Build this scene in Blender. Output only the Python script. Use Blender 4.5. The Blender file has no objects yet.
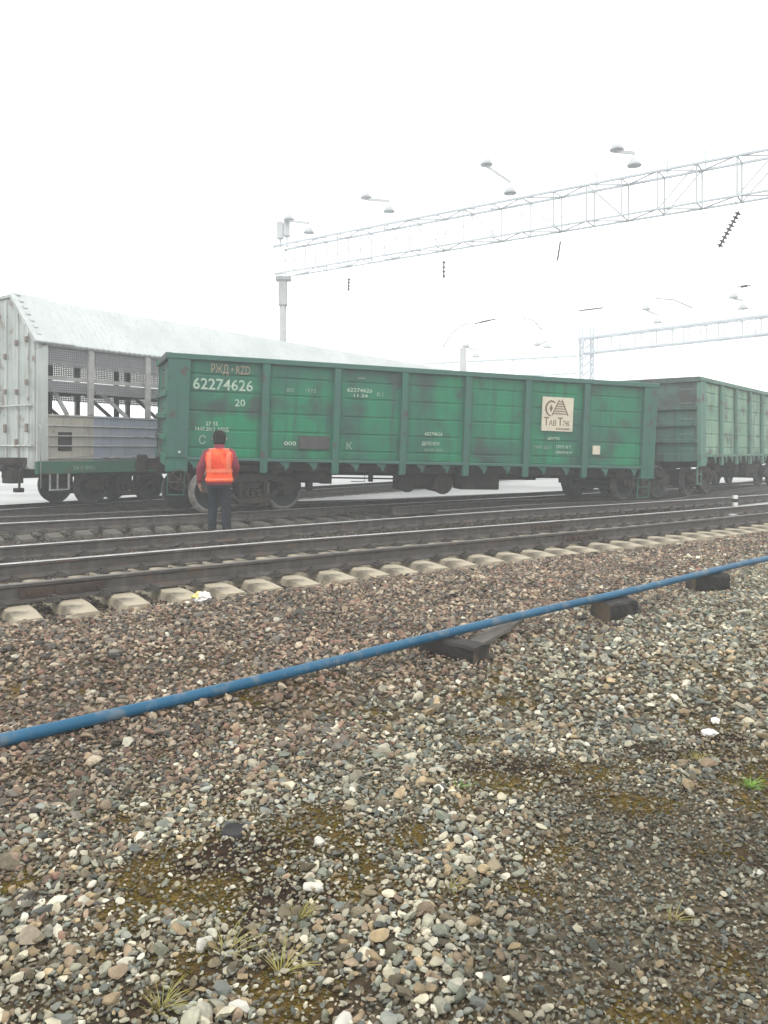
import bpy, bmesh, math, random
import numpy as np
from mathutils import Vector, Matrix, Euler, noise
random.seed(7)
rng = np.random.default_rng(11)
sc = bpy.context.scene
COL = sc.collection
R = math.radians

# ------------------------------------------------------------------ camera
cd = bpy.data.cameras.new("camera"); cam = bpy.data.objects.new("camera", cd); COL.objects.link(cam)
cam.location = (0, 0, 1.6); cam.rotation_euler = (R(90), 0, 0)
cd.sensor_fit = 'VERTICAL'; cd.sensor_height = 36.0; cd.lens = 790/1024*36.0
cd.shift_y = -62/1024; cd.clip_start = 0.05; cd.clip_end = 3000
sc.camera = cam

# ------------------------------------------------------------------ world, sun, exposure
w = bpy.data.worlds.new("World"); sc.world = w; w.use_nodes = True
nt = w.node_tree; nt.nodes.clear()
SUN_EL, SUN_ROT = R(52), R(200)
sky = nt.nodes.new('ShaderNodeTexSky'); sky.sky_type = 'NISHITA'; sky.sun_disc = False
sky.sun_elevation = SUN_EL; sky.sun_rotation = SUN_ROT; sky.dust_density = 6; sky.air_density = 1.0
mixn = nt.nodes.new('ShaderNodeMix'); mixn.data_type = 'RGBA'; mixn.inputs['Factor'].default_value = 0.85
mixn.inputs['B'].default_value = (14.2, 14.1, 13.6, 1)      # thick even cloud layer
bg = nt.nodes.new('ShaderNodeBackground'); bg.inputs['Strength'].default_value = 0.15
wo = nt.nodes.new('ShaderNodeOutputWorld')
nt.links.new(sky.outputs[0], mixn.inputs['A']); nt.links.new(mixn.outputs['Result'], bg.inputs[0]); nt.links.new(bg.outputs[0], wo.inputs[0])
sd = bpy.data.lights.new("sun", 'SUN'); sd.energy = 0.7; sd.angle = R(25); sd.color = (1.0, 0.97, 0.92)
so = bpy.data.objects.new("sun", sd); COL.objects.link(so)
so.rotation_euler = (R(90)-SUN_EL, 0, R(180)-SUN_ROT+R(0))
so.location = (0, 0, 40)
sc.view_settings.view_transform = 'Standard'; sc.view_settings.look = 'None'
sc.view_settings.exposure = 0.0; sc.view_settings.gamma = 1.0; sc.view_settings.use_curve_mapping = False
sc.cycles.volume_bounces = 8; sc.cycles.max_bounces = 12; sc.cycles.diffuse_bounces = 3
sc.cycles.transparent_max_bounces = 16
sc.cycles.use_denoising = True

# ------------------------------------------------------------------ materials
def mat(name, col, col2=None, rough=0.7, scale=6.0, stretch=(1, 1, 1), contrast=(0.35, 0.65), metal=0.0,
        rust=None, rust_amt=0.0, rust_scale=3.0, bump=0.0, bump_scale=60.0, attr=None, alpha=None, spec=0.3, streak=None):
    m = bpy.data.materials.new(name); m.use_nodes = True
    t = m.node_tree; n = t.nodes; b = n['Principled BSDF']; L = t.links.new
    b.inputs['Roughness'].default_value = rough; b.inputs['Metallic'].default_value = metal
    b.inputs['Specular IOR Level'].default_value = spec
    tc = n.new('ShaderNodeTexCoord'); mp = n.new('ShaderNodeMapping'); mp.inputs['Scale'].default_value = stretch
    L(tc.outputs['Object'], mp.inputs[0])
    def ns(sc_, det=5, src=mp):
        q = n.new('ShaderNodeTexNoise'); q.inputs['Scale'].default_value = sc_; q.inputs['Detail'].default_value = det
        L(src.outputs[0], q.inputs['Vector']); return q
    def ramp(src, a, c):
        q = n.new('ShaderNodeMapRange'); q.inputs[1].default_value = a; q.inputs[2].default_value = c
        L(src, q.inputs[0]); return q.outputs[0]
    def mix(f, a, c):
        q = n.new('ShaderNodeMix'); q.data_type = 'RGBA'
        if isinstance(f, float): q.inputs['Factor'].default_value = f
        else: L(f, q.inputs['Factor'])
        for s, v in (('A', a), ('B', c)):
            if isinstance(v, tuple): q.inputs[s].default_value = (*v, 1)
            else: L(v, q.inputs[s])
        return q.outputs['Result']
    if attr:
        at = n.new('ShaderNodeAttribute'); at.attribute_name = attr; cur = at.outputs['Color']
        q = n.new('ShaderNodeMix'); q.data_type = 'RGBA'; q.blend_type = 'MULTIPLY'; q.inputs['Factor'].default_value = 1.0
        L(cur, q.inputs['A'])
        L(mix(ramp(ns(scale).outputs['Fac'], *contrast), (0.78, 0.78, 0.78), (1.2, 1.18, 1.15)), q.inputs['B']); cur = q.outputs['Result']
    else:
        col2 = col2 or tuple(c*0.7 for c in col)
        cur = mix(ramp(ns(scale).outputs['Fac'], *contrast), tuple(col), tuple(col2))
    if streak:
        mp2 = n.new('ShaderNodeMapping'); mp2.inputs['Scale'].default_value = (7, 7, 0.35); L(tc.outputs['Object'], mp2.inputs[0])
        cur = mix(ramp(ns(1.3, 6, mp2).outputs['Fac'], 0.5, 0.8), cur, streak)
    if rust:
        cur = mix(ramp(ns(rust_scale, 9).outputs['Fac'], 0.62-rust_amt*0.3, 0.72-rust_amt*0.2), cur, rust)
    L(cur, b.inputs['Base Color'])
    L(ramp(ns(scale*2.3).outputs['Fac'], 0.0, 1.0), (rr := n.new('ShaderNodeMapRange')).inputs[0])
    rr.inputs[3].default_value = max(0.05, rough-0.15); rr.inputs[4].default_value = min(1, rough+0.15)
    L(rr.outputs[0], b.inputs['Roughness'])
    if bump:
        bp = n.new('ShaderNodeBump'); bp.inputs['Strength'].default_value = bump; bp.inputs['Distance'].default_value = 0.01
        L(ns(bump_scale, 6).outputs['Fac'], bp.inputs['Height']); L(bp.outputs[0], b.inputs['Normal'])
    if alpha: alpha(t, b, tc)
    return m

M = {}
M['wagon'] = mat('green_wagon_paint', (0.010, 0.20, 0.095), (0.024, 0.115, 0.085), 0.6, 0.8, contrast=(0.38, 0.64), rust=(0.035, 0.065, 0.06), rust_amt=0.3, rust_scale=1.1, streak=(0.03, 0.08, 0.07), bump=0.15, bump_scale=9)
M['wagon_post'] = mat('green_post_paint', (0.03, 0.13, 0.095), (0.045, 0.11, 0.1), 0.6, 1.4, rust=(0.07, 0.06, 0.055), rust_amt=0.12, rust_scale=4)
M['wagon_rim'] = mat('green_rim_paint', (0.04, 0.13, 0.10), (0.055, 0.13, 0.12), 0.6, 2.0)
M['wagon_pale'] = mat('faded_green_paint', (0.26, 0.40, 0.30), (0.14, 0.28, 0.20), 0.7, 1.0, rust=(0.12, 0.12, 0.11), rust_amt=0.3, rust_scale=2.0, streak=(0.10, 0.14, 0.12), bump=0.15, bump_scale=9)
M['pale_post'] = mat('faded_post_paint', (0.09, 0.22, 0.17), (0.12, 0.21, 0.18), 0.65, 1.5, rust=(0.10, 0.08, 0.07), rust_amt=0.2)
M['end_green'] = mat('dark_end_paint', (0.03, 0.17, 0.11), (0.08, 0.11, 0.11), 0.65, 1.0, contrast=(0.42, 0.58), rust=(0.07, 0.06, 0.065), rust_amt=0.5, rust_scale=0.9)
M['gear'] = mat('grimy_iron', (0.016, 0.015, 0.016), (0.03, 0.025, 0.022), 0.8, 5, rust=(0.06, 0.04, 0.03), rust_amt=0.2)
M['gear_brown'] = mat('rusty_iron', (0.07, 0.045, 0.035), (0.04, 0.03, 0.028), 0.8, 5)
M['hinge'] = mat('rusty_hinge', (0.16, 0.12, 0.105), (0.22, 0.19, 0.17), 0.8, 6)
M['wheel_face'] = mat('wheel_face_iron', (0.03, 0.032, 0.038), (0.022, 0.022, 0.026), 0.65, 4)
M['tread'] = mat('worn_wheel_tread', (0.10, 0.097, 0.092), (0.05, 0.048, 0.045), 0.6, 8, metal=0.1)
M['tread_pale'] = mat('lit_wheel_tread', (0.24, 0.235, 0.22), (0.12, 0.115, 0.11), 0.7, 8)  # light on the left bogie's wheel rims, put into the tread colour
M['spring'] = mat('spring_steel', (0.05, 0.045, 0.04), None, 0.6, 8)
M['white_paint'] = mat('white_wagon_paint', (0.54, 0.57, 0.56), (0.42, 0.46, 0.45), 0.6, 1.2, rust=(0.20, 0.15, 0.13), rust_amt=0.06, rust_scale=2.2, streak=(0.27, 0.28, 0.28))
M['end_white'] = mat('stained_white_paint', (0.46, 0.51, 0.50), (0.35, 0.40, 0.39), 0.65, 1.2, rust=(0.2, 0.15, 0.13), rust_amt=0.15, rust_scale=2.4, streak=(0.24, 0.22, 0.21))
M['roof_paint'] = mat('white_roof_paint', (0.52, 0.56, 0.57), (0.44, 0.48, 0.49), 0.55, 0.8, streak=(.40, .42, .42))
M['cream'] = mat('cream_panel_paint', (0.42, 0.40, 0.34), (0.32, 0.31, 0.28), 0.65, 1.5, rust=(0.22, 0.16, 0.12), rust_amt=0.1, rust_scale=3, streak=(0.28, 0.26, 0.23))
M['blue_panel'] = mat('faded_blue_paint', (0.22, 0.26, 0.34), (0.28, 0.31, 0.36), 0.65, 1.5, streak=(0.2, 0.22, 0.26))
M['white_steel'] = mat('dirty_white_steel', (0.40, 0.40, 0.40), (0.28, 0.28, 0.28), 0.6, 4, rust=(0.18, 0.13, 0.11), rust_amt=0.1)
M['green_band'] = mat('green_sill_paint', (0.04, 0.16, 0.10), (0.05, 0.12, 0.09), 0.6, 2, rust=(0.1, 0.09, 0.07), rust_amt=0.15)
M['letter'] = mat('white_lettering', (0.50, 0.58, 0.50), (0.25, 0.40, 0.31), 0.7, 9)
M['end_grey'] = mat('grimy_end_paint', (0.055, 0.15, 0.12), (0.085, 0.12, 0.12), 0.7, 1.0, rust=(0.06, 0.055, 0.055), rust_amt=0.5, rust_scale=1.2, streak=(0.05, 0.06, 0.06))
M['concrete_old'] = mat('oily_sleeper_concrete', (0.15, 0.14, 0.12), (0.07, 0.065, 0.06), 0.9, 3, bump=0.5, bump_scale=50)
M['letter_dim'] = mat('worn_lettering', (0.28, 0.36, 0.30), (0.14, 0.26, 0.2), 0.7, 20)
M['letter_red'] = mat('pinkish_lettering', (0.36, 0.25, 0.20), (0.22, 0.24, 0.17), 0.7, 14)
M['sign_board'] = mat('cream_sign', (0.62, 0.58, 0.47), (0.55, 0.52, 0.42), 0.6, 5)
M['sign_brown'] = mat('brown_sign_ink', (0.16, 0.10, 0.07), (0.2, 0.13, 0.1), 0.7, 12)
M['rail_side'] = mat('rail_web', (0.082, 0.076, 0.073), (0.05, 0.046, 0.044), 0.7, 4, stretch=(1, 1, 3), rust=(0.10, 0.07, 0.055), rust_amt=0.2, streak=(0.12, 0.11, 0.10))
M['rail_top'] = mat('polished_rail_head', (0.62, 0.62, 0.63), (0.45, 0.45, 0.46), 0.35, 6, metal=0.8)
M['rail_dull'] = mat('dull_rail_head', (0.17, 0.16, 0.155), (0.12, 0.11, 0.105), 0.5, 6, metal=0.3)
M['concrete'] = mat('sleeper_concrete', (0.43, 0.385, 0.295), (0.31, 0.275, 0.21), 0.9, 3, bump=0.5, bump_scale=50, rust=(0.11, 0.10, 0.08), rust_amt=0.18, rust_scale=2)
M['clip'] = mat('oily_fastening', (0.055, 0.05, 0.047), (0.08, 0.072, 0.066), 0.7, 10)
M['pipe'] = mat('blue_polyethylene', (0.008, 0.082, 0.165), (0.016, 0.105, 0.20), 0.42, 2.0, rust=(0.09, 0.14, 0.19), rust_amt=0.28, rust_scale=7, bump=0.08, bump_scale=30)
M['timber'] = mat('tarred_timber', (0.013, 0.012, 0.012), (0.03, 0.027, 0.025), 0.62, 7, stretch=(0.6, 5, 5), bump=0.6, bump_scale=40)
M['timber_end'] = mat('cut_timber_end', (0.09, 0.07, 0.05), (0.03, 0.027, 0.025), 0.85, 6, contrast=(0.42, 0.6), bump=0.5, bump_scale=50)
M['plank'] = mat('weathered_plank', (0.10, 0.09, 0.08), (0.16, 0.145, 0.13), 0.85, 8, stretch=(0.5, 6, 6), bump=0.4)
M['mast'] = mat('gantry_concrete', (0.42, 0.43, 0.44), (0.36, 0.37, 0.38), 0.85, 3)
M['gantry'] = mat('glare_pale_steel', (0.52, 0.58, 0.63), (0.45, 0.50, 0.55), 0.6, 3)  # glare and haze over the gantries put into this pale bluish colour
M['insul'] = mat('dark_insulator', (0.045, 0.05, 0.055), (0.07, 0.07, 0.07), 0.4, 3)
M['lamp'] = mat('lamp_housing', (0.5, 0.52, 0.55), (0.42, 0.44, 0.47), 0.5, 3)
M['vest'] = mat('orange_vest', (1.0, 0.13, 0.035), (0.70, 0.045, 0.015), 0.75, 8, bump=1.0, bump_scale=9)
M['reflect'] = mat('reflective_tape', (0.88, 0.22, 0.12), (0.80, 0.18, 0.10), 0.5, 8)
M['jacket'] = mat('maroon_jacket', (0.26, 0.035, 0.055), (0.17, 0.03, 0.05), 0.85, 5, bump=0.5, bump_scale=14)
M['trousers'] = mat('navy_trousers', (0.012, 0.018, 0.028), (0.02, 0.026, 0.036), 0.85, 5, bump=0.4, bump_scale=14)
M['hat'] = mat('black_knit', (0.018, 0.017, 0.018), None, 0.95, 20)
M['skin'] = mat('skin', (0.42, 0.24, 0.18), (0.38, 0.2, 0.15), 0.6, 10)
M['boot'] = mat('black_boot', (0.015, 0.014, 0.014), None, 0.5, 8)
M['plastic'] = mat('white_plastic', (0.82, 0.82, 0.80), (0.72, 0.72, 0.70), 0.4, 8)
M['yellow_plastic'] = mat('yellow_plastic', (0.75, 0.62, 0.16), (0.72, 0.66, 0.35), 0.5, 8)
M['marker_black'] = mat('black_paint', (0.02, 0.02, 0.02), None, 0.6, 8)
M['stone'] = mat('stone', None, attr='stone_color', rough=0.78, scale=28, bump=0.35, bump_scale=110)
M['grass'] = mat('fresh_blades', (0.16, 0.30, 0.03), (0.10, 0.2, 0.03), 0.6, 20)
M['drygrass'] = mat('dry_blades', (0.32, 0.27, 0.10), (0.22, 0.22, 0.06), 0.7, 20)
M['lattice'] = mat('lattice_steel', (0.46, 0.50, 0.53), (0.40, 0.43, 0.46), 0.7, 3)
M['rubber'] = mat('black_rubber', (0.008, 0.008, 0.009), (0.02, 0.02, 0.02), 0.5, 10)

def screen_alpha(t, b, tc):
    n = t.nodes; L = t.links.new
    sep = n.new('ShaderNodeSeparateXYZ'); L(tc.outputs['Object'], sep.inputs[0])
    outs = []
    for k in ('X', 'Z'):
        a = n.new('ShaderNodeMath'); a.operation = 'MULTIPLY'; a.inputs[1].default_value = 1/0.055; L(sep.outputs[k], a.inputs[0])
        f = n.new('ShaderNodeMath'); f.operation = 'FRACT'; L(a.outputs[0], f.inputs[0])
        g = n.new('ShaderNodeMath'); g.operation = 'GREATER_THAN'; g.inputs[1].default_value = 0.42; L(f.outputs[0], g.inputs[0]); outs.append(g)
    mu = n.new('ShaderNodeMath'); mu.operation = 'MULTIPLY'; L(outs[0].outputs[0], mu.inputs[0]); L(outs[1].outputs[0], mu.inputs[1])
    inv = n.new('ShaderNodeMath'); inv.operation = 'SUBTRACT'; inv.inputs[0].default_value = 1.0; L(mu.outputs[0], inv.inputs[1])
    L(inv.outputs[0], b.inputs['Alpha'])
M['screen'] = mat('perforated_sheet', (0.22, 0.23, 0.245), (0.27, 0.275, 0.29), 0.7, 3, alpha=screen_alpha)

# ------------------------------------------------------------------ mesh builder
class MB:
    def __init__(s): s.v = []; s.f = []; s.mi = []; s.sm = []
    def add(s, vs, fs, mi=0, smooth=False):
        o = len(s.v); s.v += [tuple(v) for v in vs]; s.f += [tuple(i+o for i in f) for f in fs]
        s.mi += [mi]*len(fs); s.sm += [smooth]*len(fs); return s
    def box(s, x0, x1, y0, y1, z0, z1, mi=0):
        vs = [(x, y, z) for z in (z0, z1) for y in (y0, y1) for x in (x0, x1)]
        return s.add(vs, [(0, 2, 3, 1), (4, 5, 7, 6), (0, 1, 5, 4), (2, 6, 7, 3), (0, 4, 6, 2), (1, 3, 7, 5)], mi)
    def bar(s, a, b, wd, h=None, up=(0, 0, 1), mi=0):
        a = Vector(a); b = Vector(b); h = h or wd; d = (b-a).normalized(); u = Vector(up)
        if abs(d.dot(u)) > .97: u = Vector((1, 0, 0))
        x = d.cross(u).normalized(); y = x.cross(d).normalized()
        vs = [p+x*(i*wd/2)+y*(j*h/2) for p in (a, b) for i, j in ((-1, -1), (1, -1), (1, 1), (-1, 1))]
        return s.add(vs, [(3, 2, 1, 0), (4, 5, 6, 7), (0, 1, 5, 4), (1, 2, 6, 5), (2, 3, 7, 6), (3, 0, 4, 7)], mi)
    def tube(s, pts, rad, n=8, mi=0, cap=True, closed=False):
        pts = [Vector(p) for p in pts]; N = len(pts); rs = rad if isinstance(rad, (list, tuple)) else [rad]*N
        vs = []; prev = None
        for i, p in enumerate(pts):
            if closed: d = pts[(i+1) % N]-pts[i-1]
            else: d = pts[min(i+1, N-1)]-pts[max(i-1, 0)]
            d.normalize()
            if prev is None: u = Vector((0, 0, 1)) if abs(d.z) < .9 else Vector((1, 0, 0))
            else: u = prev
            x = (u-d*u.dot(d)).normalized(); prev = x; y = d.cross(x)
            vs += [p+(x*math.cos(2*math.pi*k/n)+y*math.sin(2*math.pi*k/n))*rs[i] for k in range(n)]
        fs = [(i*n+k, i*n+(k+1) % n, ((i+1) % N)*n+(k+1) % n, ((i+1) % N)*n+k) for i in range(N if closed else N-1) for k in range(n)]
        if cap and not closed: fs += [tuple(range(n))[::-1], tuple((N-1)*n+k for k in range(n))]
        return s.add(vs, fs, mi, True)
    def lathe(s, prof, axis='y', c=(0, 0, 0), n=24, mi=0, smooth=True, mis=None):
        vs = []; c = Vector(c)
        for r, a in prof:
            for k in range(n):
                q = 2*math.pi*k/n; u, v_ = r*math.cos(q), r*math.sin(q)
                vs.append(c+Vector({'y': (u, a, v_), 'z': (u, v_, a), 'x': (a, u, v_)}[axis]))
        for i in range(len(prof)-1):
            o = i*n
            s_f = [(o+k, o+(k+1) % n, o+n+(k+1) % n, o+n+k) for k in range(n)]
            if i == 0: base = len(s.v); s.v += [tuple(v) for v in vs]
            s.f += [tuple(base+j for j in f) for f in s_f]; s.mi += [mis[i] if mis else mi]*n; s.sm += [smooth]*n
        return s
    def prism(s, poly, y0, y1, mi=0):     # polygon in xz, extruded along y
        n = len(poly); vs = [(x, y0, z) for x, z in poly]+[(x, y1, z) for x, z in poly]
        return s.add(vs, [tuple(range(n)), tuple(range(2*n-1, n-1, -1))]+[(i, i+n, (i+1) % n+n, (i+1) % n) for i in range(n)], mi)
    def mark(s): s.marks = getattr(s, 'marks', []); s.marks.append((len(s.v), len(s.f))); return s
    def build_split(s, name, m, parent=None, **kw):
        ms = s.marks+[(len(s.v), len(s.f))]; out = []
        for (v0, f0), (v1, f1) in zip(ms[:-1], ms[1:]):
            q = MB(); q.v = s.v[v0:v1]; q.f = [tuple(i-v0 for i in f) for f in s.f[f0:f1]]; q.mi = s.mi[f0:f1]; q.sm = s.sm[f0:f1]; out.append(q.build(name, m, parent, **kw))
        return out
    def build(s, name, m, parent=None, loc=(0, 0, 0), rot=(0, 0, 0), bevel=0):
        me = bpy.data.meshes.new(name); me.from_pydata(s.v, [], s.f)
        for mm in (m if isinstance(m, (list, tuple)) else [m]): me.materials.append(mm)
        me.polygons.foreach_set('material_index', s.mi); me.polygons.foreach_set('use_smooth', s.sm); me.update()
        bm = bmesh.new(); bm.from_mesh(me); bmesh.ops.recalc_face_normals(bm, faces=bm.faces)
        if bevel: bmesh.ops.bevel(bm, geom=[e for e in bm.edges if e.calc_face_angle(0) > 0.6], offset=bevel, segments=1, affect='EDGES')
        bm.to_mesh(me); bm.free()
        o = bpy.data.objects.new(name, me); COL.objects.link(o); o.location = loc; o.rotation_euler = rot
        if parent: o.parent = parent
        return o
def tag(o, label=None, cat=None, group=None, kind=None):
    for k, v in (('label', label), ('category', cat), ('group', group), ('kind', kind)):
        if v: o[k] = v
    return o
def empty(name, loc=(0, 0, 0), rot=(0, 0, 0), parent=None):
    o = bpy.data.objects.new(name, None); COL.objects.link(o); o.location = loc; o.rotation_euler = rot; o.empty_display_size = .3
    if parent: o.parent = parent
    return o
def copy_tree(o, parent=None):
    c = o.copy(); COL.objects.link(c); c.parent = parent
    for ch in list(o.children): copy_tree(ch, c)
    return c
def text(s, size, m, parent, loc, rot=(R(90), 0, 0), width=None, name='lettering'):
    cu = bpy.data.curves.new('txt', 'FONT'); cu.body = s; cu.size = size; cu.extrude = 0.002; cu.resolution_u = 2; cu.offset = size*0.012
    o = bpy.data.objects.new('txt', cu); COL.objects.link(o)
    bpy.context.view_layer.update()
    me = bpy.data.meshes.new_from_object(o.evaluated_get(bpy.context.evaluated_depsgraph_get()))
    bpy.data.objects.remove(o); me.name = name
    if width:
        xs = [v.co.x for v in me.vertices]; x0, x1 = min(xs), max(xs); k = width/(x1-x0)
        for v in me.vertices: v.co.x = (v.co.x-x0)*k
    me.materials.clear(); me.materials.append(m)
    t = bpy.data.objects.new(name, me); COL.objects.link(t); t.location = loc; t.rotation_euler = rot; t.parent = parent
    return t

# ------------------------------------------------------------------ track geometry (metres; camera stands at the origin)
def catmull(pts, step=0.5):
    P = [Vector((x, y, 0)) for x, y in pts]; P = [P[0]*2-P[1]]+P+[P[-1]*2-P[-2]]; out = []
    for i in range(1, len(P)-2):
        n = max(2, int((P[i+1]-P[i]).length/step))
        for k in range(n):
            t = k/n; a, b, c, d = P[i-1], P[i], P[i+1], P[i+2]
            out.append(0.5*((2*b)+(c-a)*t+(2*a-5*b+4*c-d)*t*t+(3*b-a-3*c+d)*t**3))
    out.append(P[-2]); return out
def offset(line, d):
    out = []
    for i, p in enumerate(line):
        t = (line[min(i+1, len(line)-1)]-line[max(i-1, 0)]).normalized(); out.append(p+Vector((-t.y, t.x, 0))*d)
    return out
D_L = catmull([(-9.0, 4.25), (-6.5, 6.2), (-3.98, 8.19), (-1.63, 10.03), (0.02, 11.29), (2.15, 12.80), (4.85, 14.75), (8.6, 17.7), (13.5, 21.6), (20, 26.8), (30, 34.5)])
C_L = catmull([(-10.0, 5.5), (-7.4, 7.6), (-4.85, 9.6), (-1.95, 11.92), (0, 13.3), (2.39, 14.95), (5.45, 17.15), (8.9, 19.75), (12.9, 22.9), (19.2, 28.0), (29.2, 35.8)])
B_L = catmull([(-10.7, 7.0), (-8.2, 9.2), (-5.57, 11.45), (-2.31, 14.2), (0, 16.1), (2.99, 18.4), (6.6, 20.9), (12.2, 25.0), (18, 29.6), (28, 37.5)])
A_L = catmull([(-13.5, 10.4), (-10.4, 12.8), (-7.55, 14.95), (-5.2, 16.6), (-2.7, 18.35), (0, 20.4), (3.77, 23.3), (7.92, 26.6), (14, 31.4), (24, 39.5)])
A2_L = offset(A_L, 1.56)
W0 = Vector((-9.4, 19.32, 0)); WD = Vector((math.cos(R(56)), math.sin(R(56)), 0)); WN = Vector((-WD.y, WD.x, 0))
W_L = [W0+WD*t-WN*.78 for t in (-2.2, 10, 30, 60)]; W2_L = [W0+WD*t+WN*.78 for t in (-2.2, 10, 30, 60)]
G2 = Vector((9.06, 22.63, 0)); GD = Vector((math.cos(R(51.4)), math.sin(R(51.4)), 0)); GN = Vector((-GD.y, GD.x, 0))
gc = G2+GN*1.56
def gline(off):
    far = [gc+GD*t+GN*off for t in (-1, 2, 5, 9, 14, 20, 28)]
    st = [Vector((1.2, 18.2, 0)), Vector((4.4, 20.75, 0))] if off < 0 else [Vector((0.2, 19.35, 0)), Vector((3.3, 21.95, 0))]
    return catmull([(p.x, p.y) for p in st+far])
S_L, S2_L = gline(-.78), gline(.78)

# ------------------------------------------------------------------ ground heights and colour zones
pipe_pts = [(-4.1, 2.51, .03), (-2.925, 3.507, .035), (-2.339, 4.004, .036), (-1.752, 4.501, .044), (-1.166, 4.998, .053), (-.58, 5.495, .070), (.007, 5.992, .092), (.593, 6.488, .114), (1.18, 6.985, .130), (1.766, 7.482, .139), (2.353, 7.979, .146), (2.939, 8.476, .157), (3.525, 8.973, .174), (4.112, 9.47, .192), (4.698, 9.967, .205), (5.871, 10.961, .19), (8, 12.77, .12)]
def seg_dist(x, y, line):           # signed distance to a polyline, positive on its camera side
    x = np.asarray(x, float); y = np.asarray(y, float); best = np.full(x.shape, 1e9); sg = np.zeros(x.shape)
    for a, b in zip(line[:-1], line[1:]):
        dx, dy = b[0]-a[0], b[1]-a[1]; L2 = dx*dx+dy*dy
        t = np.clip(((x-a[0])*dx+(y-a[1])*dy)/L2, 0, 1); px, py = a[0]+t*dx-x, a[1]+t*dy-y
        d = np.hypot(px, py); cr = dx*(y-a[1])-dy*(x-a[0]); m = d < best
        best = np.where(m, d, best); sg = np.where(m, np.where(cr > 0, -1, 1), sg)
    return best*sg
Dxy = [(p.x, p.y) for p in D_L][::3]+[(D_L[-1].x, D_L[-1].y)]
Pxy = [(p[0], p[1]) for p in pipe_pts]
def sst(a, b, x): t = np.clip((x-a)/(b-a), 0, 1); return t*t*(3-2*t)
def lf(x, y, s=1.0, k=0.0):         # cheap smooth noise
    return (np.sin(1.7*s*x+2.1*s*y+k)+np.sin(2.9*s*x-1.3*s*y+1.3+k*2)+np.sin(-1.1*s*x+3.7*s*y+2.2+k*3)+np.sin(4.3*s*x+3.1*s*y+.5*k))/4
_lat = np.random.default_rng(5).uniform(size=(256, 256))
def vn(x, y, f, o=4):
    x = np.asarray(x, float)*f+60.3; y = np.asarray(y, float)*f+31.7; t = 0; a = .5; s_ = 0
    for _ in range(o):
        xi, yi = np.floor(x).astype(int), np.floor(y).astype(int); u, v = x-xi, y-yi; u = u*u*(3-2*u); v = v*v*(3-2*v)
        g = lambda i, j: _lat[(xi+i) % 256, (yi+j) % 256]
        t = t+a*((g(0, 0)*(1-u)+g(1, 0)*u)*(1-v)+(g(0, 1)*(1-u)+g(1, 1)*u)*v); s_ += a; a *= .55; x = x*2.03+7.1; y = y*2.03+3.3
    return t/s_
def gh(x, y):
    x = np.asarray(x, float); y = np.asarray(y, float)
    d = seg_dist(x, y, Dxy)                      # >0 towards the camera
    track = 1-sst(0.70, 1.0, d)
    z = -0.15*track + (1-track)*(-0.045+0.02*lf(x, y, .9)+0.008*lf(x, y, 3.1, 1.0)) - 0.02*sst(2.4, 3.4, d)*sst(3, 6, y)
    z = z+.05*np.exp(-(seg_dist(x, y, Pxy)/.35)**2)*(1-sst(-.9, .1, x))
    pm = np.exp(-((x+3.15)**2+(y-14.8)**2)/.5); z = z*(1-pm)+(0.0)*pm
    return z
MOSS = [(-.55, 2.5, .40, .25, 1.0), (-.55, 3.0, .5, .30, 1.3), (-.30, 3.30, .45, .32, 1.4), (.1, 2.95, .3, .2, .55), (-.9, 2.7, .35, .25, .8), (.75, 4.0, .8, .28, 1.15), (1.2, 3.7, .5, .2, .9),
        (1.5, 4.3, .7, .22, 1.0), (1.95, 4.75, .5, .45, 1.0), (1.9, 3.9, .45, .35, .9), (.5, 4.6, .7, .2, .45), (-.3, 4.1, .6, .2, .45), (-1.0, 2.3, .3, .2, .7), (1.4, 5.9, .9, .2, .5), (1.3, 2.6, .35, .5, .6), (.75, 2.3, .3, .3, .5)]
def moss(x, y):
    m = np.zeros(np.shape(x))
    for cx, cy, rx, ry, a in MOSS: m = np.maximum(m, a*np.exp(-(((x-cx)/rx)**2+((y-cy)/ry)**2)))
    m = np.maximum(m, .30*(np.asarray(y) < 6.5)); return np.clip((m*1.1+(vn(x, y, 4.5, 5)-.5)*2.6-.38)*1.5, 0, 1)

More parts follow.
